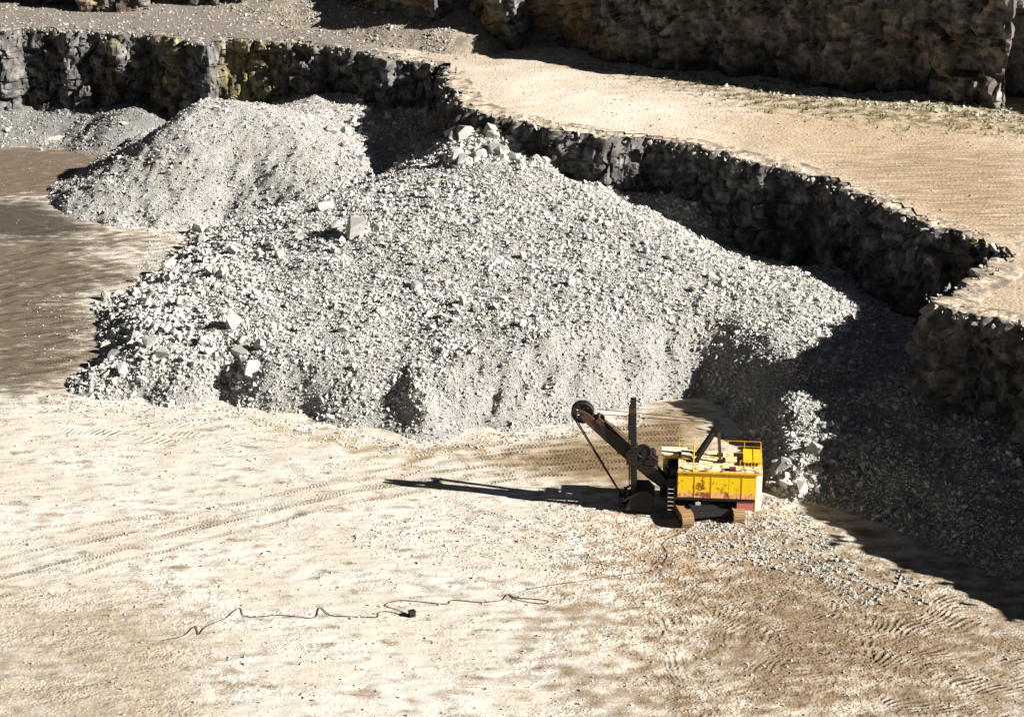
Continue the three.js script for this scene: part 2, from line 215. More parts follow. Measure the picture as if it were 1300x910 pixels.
const benchColor = ochre => (s, y, yt, o, x, z, flat) => {
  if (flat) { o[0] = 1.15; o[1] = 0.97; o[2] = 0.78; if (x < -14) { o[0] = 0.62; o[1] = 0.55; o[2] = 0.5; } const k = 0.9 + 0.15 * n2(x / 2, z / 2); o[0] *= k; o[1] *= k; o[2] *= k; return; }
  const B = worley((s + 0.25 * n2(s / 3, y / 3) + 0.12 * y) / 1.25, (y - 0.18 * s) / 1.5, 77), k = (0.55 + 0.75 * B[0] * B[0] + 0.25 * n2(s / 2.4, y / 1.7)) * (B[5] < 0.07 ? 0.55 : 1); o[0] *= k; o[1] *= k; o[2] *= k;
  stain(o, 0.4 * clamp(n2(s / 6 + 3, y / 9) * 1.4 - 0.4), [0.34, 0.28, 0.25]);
  for (const [c, w, a] of ochre) stain(o, a * clamp(1.3 - Math.abs(s - c + 1.5 * n2(y / 3, c)) / w) * clamp(0.75 + 0.6 * n2(s * 1.1, y / 2.6)), [0.52, 0.44, 0.20]);
  stain(o, 0.6 * clamp(n2(s / 2.1 + 50, y / 2.8) * 1.6 - 0.5), [0.60, 0.56, 0.50]);
};
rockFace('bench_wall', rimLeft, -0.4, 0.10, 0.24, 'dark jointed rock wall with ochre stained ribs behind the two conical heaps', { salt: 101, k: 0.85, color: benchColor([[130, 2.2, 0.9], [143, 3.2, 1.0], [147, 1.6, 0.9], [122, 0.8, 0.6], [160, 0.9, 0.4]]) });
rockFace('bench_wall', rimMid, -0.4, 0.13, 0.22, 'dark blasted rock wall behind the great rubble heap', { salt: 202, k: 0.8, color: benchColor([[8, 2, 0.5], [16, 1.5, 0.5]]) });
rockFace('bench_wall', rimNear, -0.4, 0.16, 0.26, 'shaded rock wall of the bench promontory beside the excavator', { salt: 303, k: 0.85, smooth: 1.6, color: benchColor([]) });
console.log('bench walls');

// ---------------------------------------------------------------- top of the bench
const PX0 = -95, PX1 = 85, PZ0 = -300, PZ1 = -140;
const rimAll = [...rimLeft, ...rimMid.slice(1), ...rimNear.slice(1)];
const benchPoly = [...rimAll, [300, BH, -60], [300, BH, -420], [-170, BH, -420]];
const benchH = (x, z) => BH + 0.18 * fbm(x / 14 + 40, z / 14, 3) + 0.04 * n2(x / 2.2, z / 2.2);
const PM = polyMask(PX0, PX1, PZ0, PZ1, 260, 240);
const mTan = PM([[28.16,12.3,-230.71],[61.78,12.3,-230.71],[43.13,12.3,-154.13],[34.67,12.3,-159.64],[37.8,12.3,-188.12],[30.14,12.3,-204.48],[21.19,12.3,-213.66]], 9), mRip = PM([[32.19,12.3,-207.46],[42.37,12.3,-213.66],[57.24,12.3,-212.08],[47.96,12.3,-173.95],[40.85,12.3,-184.39],[34.86,12.3,-193.3]], 5),
  mMoss = PM([[-1.01,12.3,-258.27],[16.59,12.3,-249.56],[29.53,12.3,-242.98],[61.34,12.3,-228.9],[58.02,12.3,-215.26],[41.52,12.3,-218.53],[26.87,12.3,-227.11],[14.14,12.3,-240.19]], 5), mGreyTop = PM([[-83.84,12.3,-306.74],[-36.42,12.3,-294.83],[-21.23,12.3,-273.43],[-11.12,12.3,-259.17],[-23.24,12.3,-259.17],[-38.71,12.3,-261.45],[-74.12,12.3,-268.52]], 4), mPale = PM([[-8.61,12.3,-244.19],[4.78,12.3,-244.19],[22.71,12.3,-230.71],[28.7,12.3,-205.96],[17.85,12.3,-214.3],[-0.89,12.3,-225.34]], 7);
const benchMap = tex(TN, TN, (i, j, o) => {
  const x = mix(PX0, PX1, i / TN), z = mix(PZ0, PZ1, j / TN), med = n2(x / 2.4 + 50, z / 2), big = n2(x / 12 + 9, z / 9), strk = n2(x / 7, z / 0.9 + 70), fg = fine(i / 512 + 0.1, j / 512) - 0.5;
  o[0] = 0.70; o[1] = 0.64; o[2] = 0.565; lerp3(o, [0.76, 0.715, 0.66], clamp(0.4 + big + 0.3 * med));
  lerp3(o, [0.82, 0.765, 0.70], clamp(mPale(x, z) * 1.3 - 0.3) * 0.8);
  let m = mTan(x, z); lerp3(o, [0.67, 0.58, 0.465], clamp(m * 1.3 - 0.25 + 0.3 * med) * 0.85); lerp3(o, [0.46, 0.37, 0.26], clamp(mRip(x, z) * 1.3 - 0.6 + 0.75 * strk) * 0.45);
  m = mMoss(x, z); lerp3(o, [0.36, 0.33, 0.20], clamp(m * 1.2 - 0.75 + 0.7 * med + 0.5 * n2(x / 0.7, z / 0.7)) * 0.85);
  m = mGreyTop(x, z); lerp3(o, [0.43, 0.395, 0.37], clamp(m * 1.8 - 0.4 + 0.4 * med) * 0.85);
  const g = 1 + fg * 0.2; o[0] *= g; o[1] *= g; o[2] *= g; if (fine(i / 300, j / 300 + 0.4) > 0.94) { o[0] *= 0.65; o[1] *= 0.63; o[2] *= 0.6; }
}, true, THREE.MirroredRepeatWrapping);
const benchBump = tex(TN, TN, (i, j, o) => {
  const x = mix(PX0, PX1, i / TN), z = mix(PZ0, PZ1, j / TN), r = mRip(x, z), ph = z * 2 * Math.PI / 1.25 + 3.5 * n2(x / 18, z / 7) + 0.35 * x / 6;
  o[0] = o[1] = o[2] = 0.5 + (r * 0.08 * Math.sin(ph) * clamp(0.2 + 0.9 * n2(x / 5, z / 1.6)) + 0.05 * n2(x / 6, z / 2.6) + 0.02 * n2(x / 0.6, z / 0.5) + 0.05 * (fine(i / 512, j / 512) - 0.5)) / 0.8;
}, false, THREE.MirroredRepeatWrapping);
{
  const mat = new THREE.MeshStandardMaterial({ map: benchMap, bumpMap: benchBump, bumpScale: 0.8, roughness: 0.96 });
  const uvf = (x, z) => [(x - PX0) / (PX1 - PX0), (z - PZ0) / (PZ1 - PZ0)];
  const g = sheet(-150, 170, -360, -60, 0.8, benchH, (x, z) => inPoly(benchPoly, x, z) && polyDist(rimAll, x, z, false) > (Math.hypot(x - 45.5, z + 175) < 6 ? 0.4 : 2.2), uvf);
  const m = new THREE.Mesh(g, mat); tag(m, 'pale level top of the rock bench with ripple tracks', 'ground', null, 'structure'); top(m, 'bench_ground');
}
// the wall behind the bench
const backRock = benchColor([]);
const base = (p, h) => [p[0], BH + h, p[2]];
const backLine = [[-190, 0, -318], ...[[-82.49,12.3,-292.56],[-72.67,12.3,-289.2],[-59.11,12.3,-282.69],[-52.36,12.3,-281.63],[-50.13,12.3,-288.09],[-36.38,12.3,-284.83],[-32.84,12.3,-282.69],[-30.43,12.3,-282.69],[-29.87,12.3,-285.91],[-23.84,12.3,-279.54],[-17.99,12.3,-272.43],[-13.48,12.3,-266.6],[-10.27,12.3,-263.77],[-7.83,12.3,-268.52],[-5.17,12.3,-265.65],[-2.03,12.3,-260.08],[0.2,12.3,-258.27],[2.25,12.3,-262.84],[5.07,12.3,-260.08],[10.87,12.3,-252.98],[20.37,12.3,-247.89],[32.24,12.3,-241.78],[44.38,12.3,-235.17],[54.81,12.3,-229.98],[56.14,12.3,-227.82],[58.48,12.3,-232.18],[61.78,12.3,-230.71]], [75, 0, -226], [90, 0, -214], [115, 0, -190], [150, 0, -150]];
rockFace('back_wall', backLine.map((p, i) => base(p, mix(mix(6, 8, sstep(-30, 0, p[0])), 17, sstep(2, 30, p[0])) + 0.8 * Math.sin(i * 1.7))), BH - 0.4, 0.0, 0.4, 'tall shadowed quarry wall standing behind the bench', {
  salt: 404, k: 0.9, inRows: 3, smooth: 2, color: (s, y, yt, o, x, z) => { backRock(s, y, yt, o, x, z, false); const w = clamp(0.1 + n2(s / 9 + 1, y / 14) * 1.1 + 0.5 * n2(s / 2.2, y / 5)); stain(o, (x < 12 ? 0.85 : 0.12) * w, [0.58, 0.40, 0.20]); stain(o, 0.5 * clamp(n2(s / 3 + 31, y / 4) * 1.5 - 0.5), [0.34, 0.36, 0.18]); }  // ochre thinned past the sunlit end, so the colour deepens the shade there
});
console.log('bench top, back wall');

// ---------------------------------------------------------------- stones
const rs = rng(77);
function stoneGeo(seed, n = 11) { const r = rng(seed), p = []; for (let i = 0; i < n; i++) { const v = new THREE.Vector3(r() * 2 - 1, r() * 2 - 1, r() * 2 - 1); const m = Math.max(Math.abs(v.x), Math.abs(v.y), Math.abs(v.z)); v.multiplyScalar((0.45 + 0.3 * r()) / m * (0.8 + 0.2 * m)); v.y *= 0.72; p.push(v); } return new ConvexGeometry(p); }
const stones = Array.from({ length: 8 }, (_, i) => stoneGeo(500 + i, 9 + i % 4));
const bigStones = Array.from({ length: 8 }, (_, i) => { return stoneGeo(700 + i, 26 + i % 7); });
const M4 = new THREE.Matrix4(), Q = new THREE.Quaternion(), E = new THREE.Euler(), V = new THREE.Vector3(), SC = new THREE.Vector3(), COL = new THREE.Color();
// list: [x, y, z, size, tone] -> one InstancedMesh per stone variant
function loose(list, name, parent, warm = 0) {
  const by = stones.map(() => []); for (const q of list) by[(rs() * stones.length) | 0].push(q);
  by.forEach((L, k) => {
    if (!L.length) return; const im = new THREE.InstancedMesh(stones[k], stoneMat, L.length);
    L.forEach((q, i) => { E.set(rs() * 6.3, rs() * 6.3, rs() * 6.3); Q.setFromEuler(E); V.set(q[0], q[1], q[2]); const s = q[3]; SC.set(s * (0.8 + rs() * 0.6), s * (0.7 + rs() * 0.5), s * (0.8 + rs() * 0.6)); M4.compose(V, Q, SC); im.setMatrixAt(i, M4); const t = (q[4] ?? 1) * (rs() < 0.06 ? 0.6 : 1), w = warm * rs() * (rs() < 0.08 ? 3.5 : 1); COL.setRGB(t * (1 + 0.06 * w), t, t * (1 - 0.16 * w)); im.setColorAt(i, COL); });
    im.userData.kind = 'stuff'; im.castShadow = im.receiveShadow = true;
    if (parent) { im.name = name; parent.add(im); } else { tag(im, null, null, null, 'stuff'); im.name = numbered(name); scene.add(im); }
  });
}
function heap(name, label, pts, box, seed, o) {
  const f0 = surveyed(pts), rough = o.rough ?? 1;
  const H = (x, z) => { let b = f0(x, z); if (b < -1) return b; if (o.rills) b += o.rills(x, z) * sstep(0, 1.2, b); return b + rough * (0.40 * fbm(x / 11, z / 9 + seed, 2) + 0.30 * fbm(x / 4.2 + seed, z / 4.2, 3) + 0.14 * n2(x / 0.95, z / 0.95 + seed)) * sstep(-0.6, 0.8, b - (o.base ?? 0) + 0.3); };
  const g = sheet(box[0], box[1], box[2], box[3], 0.4, H, (x, z, h) => h > (o.base ?? 0) - 0.35 && (!o.clip || o.clip(x, z)), (x, z, h) => [x / 5, (z - h * 0.7) / 5], o.color);
  const G = new THREE.Group(); tag(G, label, 'rubble heap'); const m = new THREE.Mesh(g, slopeMat); m.name = 'slope'; G.add(m); G.name = numbered(name);
  const r = rng(seed * 31 + 5), list = [];
  const area = (box[1] - box[0]) * (box[3] - box[2]), N = Math.round(area * (o.density ?? 20));
  for (let i = 0; i < N; i++) {
    const x = mix(box[0], box[1], r()), z = mix(box[2], box[3], r()), h = H(x, z), p = Math.pow(r(), 3), keep = r(), tone = 0.72 + 0.44 * r();
    if (h < (o.base ?? floorH(x, z)) - 0.1 || (o.clip && !o.clip(x, z))) continue;
    const c = o.coarse ? o.coarse(x, z, h) : 1; if (keep > 0.35 + 0.65 * c) continue;
    const s = tone > 1.145 ? (0.24 + 0.34 * p) * (0.5 + 0.5 * c) : (0.085 + 0.21 * p) * (0.5 + 0.5 * c); list.push([x, h + s * 0.16, z, s, tone * (o.tone ? o.tone(x, z) : 1)]);
  }
  loose(list, 'stones', G, 0.5); scene.add(shade(G)); console.log(name, g.index.count / 3, 'tris', list.length, 'stones'); return H;
}
const greys = (a = 1) => (x, z, h) => { const k = a * (0.86 + 0.10 * n2(x / 5, z / 4) + 0.10 * n2(x / 1.4, z / 1.1)); const w = clamp(n2(x / 7 + 4, z / 6) * 1.2 - 0.2) * 0.9; return [k, k * (0.99 - 0.03 * w), k * (0.98 - 0.10 * w)]; };

const mainPts = [...[[-6.64,9.8,-223.42],[-4.45,10.6,-224.86],[-0.88,10.4,-223.23],[3.45,9.4,-216.77],[9.25,8.7,-210.35],[13.91,8.1,-203.77],[16.84,7.4,-196.9],[19.39,6.8,-191.46],[23.72,6.6,-188.45],[28.85,6.4,-186.69],[31.11,5.9,-181.34],[31.9,5.3,-177.63],[19.81,4.6,-204.5],[19.24,6.2,-208.23],[22.83,3.6,-205.43],[25.65,2.3,-204.1],[28.65,2.5,-201.71],[31.51,3,-198.98],[34.8,3.4,-189.45],[36.15,3.4,-183.85],[33.57,3.8,-177.47],[38.44,4,-188.45],[35.03,4,-196.05],[15.87,5,-207.32],[11.83,6,-210.57],[6.92,6.6,-216.23],[3.51,7.4,-219.97],[17.79,6.8,-211.42],[-9.13,8.2,-218.14],[-11.21,7.4,-215.95],[-13.68,6.6,-213.54],[-16.99,6,-211.72],[-20.47,5.4,-212.51],[-23.15,4.6,-213.37],[-26.73,3.4,-214.33],[-30.29,2.2,-214.69],[-33.92,1,-216.72],[-10.32,5,-236],[-13.48,3.6,-233.11],[-17.93,2.6,-229.98],[-24.67,1.6,-227.91],[-32.23,-0.5,-229.14],[-36.82,-1.5,-228.64],[-15.02,5,-183.85],[-3.8,6.3,-186.98],[3.95,7.4,-195.88],[-4.14,8.3,-206.48],[2.5,8.6,-208.35],[7.54,6.8,-185.53],[11.53,7,-189.65],[21.89,6.2,-178.35],[-24.15,4,-198.54],[-26.28,3.6,-183.3],[-18.07,4.1,-175.66],[-10.38,6.8,-197.72],[-13.95,6.5,-203.96],[-20.63,5,-204.6],[-26.7,3.5,-206.54],[-30.6,2.4,-207.21],[-3.56,5.2,-172.77],[-9.41,4.7,-176.12],[2.19,6.2,-178.35],[27.13,5.6,-173.73],[18.64,6.5,-182.98],[15.11,0,-171.21],[17.12,0,-171.39],[18.73,0,-169.55],[20.03,0,-165.08],[20.85,0,-159.97],[21.49,0,-155.13],[21.72,0,-150.54],[18.2,6.2,-177.92],[20.89,5.8,-175.65],[22.99,5.4,-171.85],[24.07,5,-168.99],[19.99,2.9,-171.25],[21.6,1.8,-164.36],[22.32,1.1,-158.64],[17.65,3,-174.5],[17.62,-0.8,-168.72],[19.13,-0.8,-162.62],[24.64,4.7,-167.28],[23.63,4,-161.21],[23.53,2.7,-156.81],[23.41,1.4,-153.32],[22.77,0.3,-149.9],[26.46,4.2,-165.74],[25.92,2.7,-158.8],[25.59,1.4,-153.63],[24.66,0,-148.76],[31.21,3.6,-167.23],[30.03,2.4,-159.5],[28.94,1.3,-152.29],[28.77,0.3,-146.97],[34.89,4.5,-165],[33.64,3.2,-157.64],[33.01,2.2,-150.33],[32.65,0.8,-144.52],[35.09,2,-144.86],[35.95,0.5,-139.67],[37.86,1.4,-140.54],[38.01,0,-135.49],[33.1,-0.5,-140.05],[28.86,-0.7,-143.4],[25.63,-0.7,-146.47],[40.9,1.8,-138.4],[36.96,-1.2,-130.47],[3.53,5.6,-171.33],[8.58,5.8,-174.21],[13.04,6,-176.78],[16.03,6.1,-177.98],[-2.09,4.8,-168.92],[-8.35,4,-168.1],[-14,3.6,-169.11],[-17.52,3.2,-169.16],[-21.88,3.2,-170.49],[-24.2,3,-172.15],[-8.6,3.5,-165.64],[-10.22,2.1,-167.23],[-8.92,0.8,-164.09],[-10.91,0.7,-165.2],[-7.21,3,-165.05],[-13.89,2.2,-166.99],[-26.22,0,-170.1],[-22.51,0,-168.64],[-18.12,0,-166.84],[-14.47,0,-164.56],[-10.9,0,-162.49],[-7.48,0,-161.98],[-3.42,0,-163.35],[0,0,-164.04],[3.44,0,-164.04],[7.63,0,-165.96],[11.98,0,-169],[-26.3,-1.4,-170.13],[-18.18,-1.4,-166.92],[-10.95,-1.4,-162.79],[-3.44,-1.4,-163.81],[3.45,-1.4,-164.49],[9.09,-1.4,-166.92],[13.47,-1.2,-169.66],[15.27,-1,-165.65],[16.15,-1,-159.74],[19.07,-1,-155.43],[20.99,-1,-149.38],[-41.24,0,-174.23],[-39.76,0.3,-176.01],[-38.8,0,-180.56],[-40.28,0,-186.43],[-40.93,0,-191.96],[-42.62,0,-195.88],[-40.74,0,-199.7],[-37.67,0,-205.95],[-36.58,0,-212.55],[-36.06,0,-217.81],[-44.29,-1.3,-177.81],[-42.24,-1.2,-184.23],[-43.3,-1.2,-189.58],[-45.62,-1.2,-199.19],[-43.04,-1.2,-207.36],[-39.9,-1.2,-213.95],[-39.82,-1.4,-221.53],[-42.02,-1.3,-173.97],[-33.56,-1.4,-171.04],[-38.52,-1.5,-227.73],[-39.35,0,-171.96],[-33.34,0,-170.28],[-29.06,0,-170.1],[-38.04,0.9,-172.97],[-33.51,1.7,-171.95],[-37.29,2,-187.66],[-35.7,2.2,-178.58],[-30.49,2.8,-176.02],[-29.04,1.5,-170.55],[-27.45,2.7,-172.33],[-35.57,1.9,-193.65],[-32.65,2.3,-201.03],[-29.33,2.8,-200.82],[-30.31,3,-184.94],[-25.61,3.3,-177.76],[-26.26,0.8,-172.27],[-25.04,1.6,-172.58],[-22.53,1.9,-169.57]]];
const zToe = [[-40.14,0,-172.33],[-41.64,0,-176.17],[-39.5,0,-184.29],[-42.59,0,-196.59],[-37.53,0,-210.39],[-35.51,0,-220.1],[-26.65,4,-206.35],[-22.6,3,-170.61],[-28.54,0,-171.39]], zCrown = [[-6.88,9,-215.98],[-7.24,10,-228.82],[-0.92,10,-232.36],[6.14,9,-220.73],[3.42,9,-214.44]], zStreak = [[20.76,0.5,-154.67],[23,1.5,-156.27],[24.8,1.5,-154.99],[25.28,0.8,-152.61],[23.47,0,-149.35],[21.13,0.3,-152.16]], zFines = [[-8.82,0,-161.65],[-7.66,4,-168.1],[4.98,5.5,-172.99],[16.74,6,-177.83],[17.66,3,-170.61],[14.84,0,-169.55]];
const mFace = polyMask(-50, 55, -235, -125, 210, 220)(zFines, 2.5);
const mainCoarse = (x, z, h) => { let c = 0.62 + 0.35 * n2(x / 8, z / 6) + 0.25 * n2(x / 2.3, z / 2.3); if (inPoly(zToe, x, z)) c += 0.45; if (inPoly(zCrown, x, z)) c += 0.6; if (inPoly(zStreak, x, z)) c += 0.5; if (inPoly(zFines, x, z)) c -= 0.15; return clamp(c, 0.35, 1.6); };
const mainH = heap('rubble_heap', 'great sprawling heap of pale broken rock behind the excavator', mainPts, [-48, 52, -232, -128], 3, { density: 56, rills: (x, z) => { const m = mFace(x, z); return m <= 0 ? 0 : m * (0.32 * n2((x + 0.3 * z) / 2.6, z / 6) + 0.2 * n2((x - 0.2 * z) / 0.9, z / 2.2) + 0.55 * n2(x / 5, z / 5)); }, coarse: mainCoarse, color: greys(1), clip: (x, z) => !(z > -136 && x < 18) && !(x > 20 && z > -139.5 && x < 26) });
const rearPts = [[-37.33,10.3,-240.09],[-33.91,10.5,-239.3],[-30.06,10.3,-238.57],[-25.74,9.4,-237.21],[-20.88,7.6,-234.25],[-17.87,6,-230.4],[-15.71,4.6,-226.1],[-18.69,4.4,-222.37],[-22.16,3.4,-221.09],[-27.48,2,-220.53],[-32.96,0.6,-221.14],[-40.14,0,-221.26],[-46.6,0,-222.43],[-50.78,0,-225.41],[-54.66,0,-230.01],[-38.58,9.2,-235.41],[-41.73,7.2,-233.96],[-45.45,4.6,-232.98],[-49.76,2.2,-230.36],[-53.09,0.6,-230.25],[-31.99,6,-229.73],[-36.13,3.4,-225.71],[-27.05,5.2,-225.96],[-40.82,3.1,-226.71],[-45.3,1.5,-225.76],[-22.71,6.4,-228.31],[-52.93,0,-245.92],[-51.25,0,-252.77],[-55.62,0,-235.43],[-58.21,-1.2,-233.9],[-58.48,-1.2,-239.41],[-56.47,-1.2,-250.79],[-55.4,-1.2,-258.17],[-47.31,2.4,-254.23],[-54.54,-1.2,-229.83],[-47.57,-1.2,-222.36],[-40.16,-1.2,-220.92],[-33.21,-1.2,-222.36],[-36.89,7.2,-246.07],[-32.92,7,-245.31],[-28.87,7.4,-243.77],[-40.73,5.5,-243.84],[-25.36,7.2,-242.28],[-26.33,6.2,-253.08],[-24.98,7,-253.95],[-20.93,6.8,-253.13],[-22,6.2,-247.6],[-18.95,5.6,-241.64],[-24,6.8,-248.38],[-14.67,6,-247.6],[-11.56,5.6,-243.47],[-9.32,6,-234.84],[-12.25,4.4,-237.11],[-14.89,4.2,-233.71],[-10.15,4.8,-231.61],[-7.3,8,-229.99],[-17.3,6.2,-250.71],[-45.91,-0.8,-256.74],[-27.61,0.6,-221.14],[-20.37,2.4,-220.44],[-13.73,2.5,-228.72]];
const rearH = heap('rubble_heap', 'steep conical heap of pale crushed rock in front of the ochre stained wall', rearPts, [-66, 2, -262, -214], 5, { density: 34, coarse: (x, z) => clamp(0.28 + 0.25 * n2(x / 7, z / 7) + sstep(-227, -220, z) * 0.45 + (x > -20 ? 0.5 : 0)), color: greys(1.12), rough: 1.25 });
const smallPts = [[-49.94,3.8,-261.22],[-51.35,3.4,-260.32],[-47.26,3,-259.03],[-56.64,0,-254.63],[-52.11,0,-252.03],[-48.36,0,-253.51],[-44.47,0,-257.66],[-55.92,1.2,-261.83],[-58.86,-1,-260.13],[-52.97,-1.2,-250.79],[-45.68,-1.2,-255.17],[-51.55,2.4,-255.38],[-49.17,2.2,-256.13],[-67.7,0.6,-263.28],[-63.19,0.6,-261.69],[-58.72,0.6,-260.11],[-66.1,0,-256.14],[-60.69,0,-254.63],[-65.55,-1.2,-253.33],[-60.51,-1.2,-253.33],[-72.07,0.6,-264.09],[-69.79,0,-254.63],[-69.14,-1.2,-251.51],[-42.6,0,-262.33],[-41.82,1.5,-264.74],[-41.03,-1,-258.22]];
const smallH = heap('rubble_heap', 'small dull grey gravel heap leaning on the foot of the dark wall', smallPts, [-80, -36, -276, -246], 7, { density: 20, coarse: (x, z) => clamp(0.5 + 0.4 * n2(x / 5, z / 5)), color: greys(0.62), tone: () => 0.68 });

heap('rubble_heap', 'low brownish apron of earth and stones at the foot of the wall behind the bench', [[-28.9,13.8,-276.51],[-22.09,14.4,-271.56],[-15.43,14.4,-265.1],[-10.12,14.2,-260.3],[-6.01,13.8,-257.49],[-3,13,-256.98],[-33.07,13,-275.18],[-37.6,12.2,-276.92],[-26.18,12.5,-269.54],[-20.6,12.4,-264.73],[-13.11,12.4,-258.73],[-5.98,12.3,-255.16],[-0.99,12.2,-254.28],[1.01,11.4,-258.63],[-26.07,11.4,-267.82],[-13.09,11.4,-257.74],[-2.98,11.2,-254.24],[-40.01,11.2,-278.55],[-22.64,15,-279.1],[-11.45,15,-268.68]], [-50, 6, -292, -246], 9, { rough: 0.5, density: 18, base: 12.0, coarse: (x, z) => clamp(0.35 + 0.4 * n2(x / 5, z / 5)), color: (x, z, h) => { const k = 0.8 + 0.2 * n2(x / 2, z / 3); return [k, k * 0.86, k * 0.68]; }, tone: () => 0.8 });

// single boulders
const paleMap = tex(256, 256, (i, j, o) => { const u = i / 256, v = j / 256, a = 0.86 + 0.35 * (rockTexN[1](u, v) * 0.5 + rockTexN[2](u, v) * 0.5 - 0.5); o[0] = a; o[1] = a * 0.99; o[2] = a * 0.97; }, true);
const bm = [0.48, 0.56, 0.64].map((v, i) => new THREE.MeshStandardMaterial({ color: new THREE.Color(v, v * (0.985 - 0.01 * i), v * (0.96 - 0.02 * i)), map: paleMap, roughness: 0.94, flatShading: true }));
function boxUV(g) { const p = g.attributes.position, uv = new Float32Array(p.count * 2); const n = g.attributes.normal; for (let i = 0; i < p.count; i++) { const ax = Math.abs(n.getX(i)), ay = Math.abs(n.getY(i)), az = Math.abs(n.getZ(i)), q = [p.getX(i), p.getY(i), p.getZ(i)]; const [a, b] = ax >= ay && ax >= az ? [1, 2] : ay >= az ? [0, 2] : [0, 1]; uv[i * 2] = q[a] * 0.5; uv[i * 2 + 1] = q[b] * 0.5; } g.setAttribute('uv', new THREE.BufferAttribute(uv, 2)); return g; }
bigStones.forEach(boxUV);
const rb = rng(909);
function boulder(x, y, z, s, label, group, o = {}) {
  const m = new THREE.Mesh(bigStones[o.v ?? (rb() * 8) | 0], bm[o.m ?? (rb() * 3) | 0]); m.position.set(x, y + s * 0.2, z);
  m.rotation.set(...(o.rot ?? [rb() * 6.3, rb() * 6.3, rb() * 6.3])); m.scale.set(s * (o.sx ?? 0.8 + rb() * 0.5), s * (o.sy ?? 0.8 + rb() * 0.4), s * (o.sz ?? 0.8 + rb() * 0.5)); const tone = ['dull grey', 'mid grey', 'whitish'][bm.indexOf(m.material)]; if (group) { label = (s > (o.mid ?? 0.85) ? 'larger ' : 'smaller ') + tone + ' ' + label; group = tone + ' ' + group; } tag(m, label, 'boulder', group); return top(m, 'boulder');
}
function zoneBoulders(poly, n, s0, s1, H, label, group) { let x0 = 1e9, x1 = -1e9, z0 = 1e9, z1 = -1e9; for (const p of poly) { x0 = Math.min(x0, p[0]); x1 = Math.max(x1, p[0]); z0 = Math.min(z0, p[2]); z1 = Math.max(z1, p[2]); } let k = 0, guard = 0; while (k < n && guard++ < 6000) { const x = mix(x0, x1, rb()), z = mix(z0, z1, rb()); if (!inPoly(poly, x, z)) continue; const h = H(x, z); if (h < -0.1) continue; boulder(x, h, z, mix(s0, s1, Math.pow(rb(), 2)), label, group); k++; } }
{ const p = [[-16.03,6.2,-200.62],[-18.45,6.2,-203.55],[-20.24,5.6,-211.87]]; boulder(p[0][0], mainH(p[0][0], p[0][2]) + 0.35, p[0][2], 2.0, 'largest pale block lying alone with a long shadow on the great heap', null, { v: 2, m: 2, rot: [0.5, 0.8, 0.35], sx: 1, sy: 0.95, sz: 1 }); boulder(p[2][0], mainH(p[2][0], p[2][2]), p[2][2], 1.2, 'white rounded block above the largest pale block', null, { m: 2 }); boulder(p[1][0], mainH(p[1][0], p[1][2]), p[1][2], 1.3, 'buff block touching the largest pale block', null, { m: 1 }); }
{ const p = [[22.09,0.6,-153.82],[25.12,1.2,-154.86],[23.47,0.4,-150.43]]; boulder(p[0][0], mainH(p[0][0], p[0][2]), p[0][2], 1.3, 'flat tilted slab at the foot of the rubble behind the excavator tail', null, { rot: [0.3, 0.4, 0.5], sx: 1.3, sy: 0.5, sz: 0.9 }); boulder(p[1][0], mainH(p[1][0], p[1][2]), p[1][2], 1.1, 'brownish block half way down the lit stone chute', null, { m: 0 }); boulder(p[2][0], mainH(p[2][0], p[2][2]), p[2][2], 0.9, 'pale block at the bottom of the lit stone chute', null, { m: 2 }); }
zoneBoulders(zToe, 95, 0.5, 1.1, mainH, 'block at the coarse outer toe of the great heap', 'blocks at the toe of the great heap');
zoneBoulders(zCrown, 64, 0.5, 1.6, mainH, 'jagged block on the great heap crown under the bench rim', 'blocks on the crown of the great heap');
zoneBoulders(zStreak, 28, 0.3, 0.65, mainH, 'block in the stone chute behind the excavator', 'blocks in the stone chute');
zoneBoulders([[-26.65,4,-206.35],[-7.72,8,-214.82],[16.71,7,-197.11],[30.24,5.5,-180.27],[16.83,6,-178.9],[-3.53,5,-171.31],[-22.33,3,-174.5]], 80, 0.4, 0.75, mainH, 'loose block on the broad upper slope of the great heap', 'blocks on the upper slope of the great heap');
zoneBoulders([[-25.59,8,-239.98],[-16.8,9,-251.63],[-8.76,9,-247.6],[-8,7.4,-223.16],[-15.18,5,-223.47]], 25, 0.6, 1.2, rearH, 'block in the shaded gully between the two big heaps', 'blocks in the gully');
console.log('boulders');

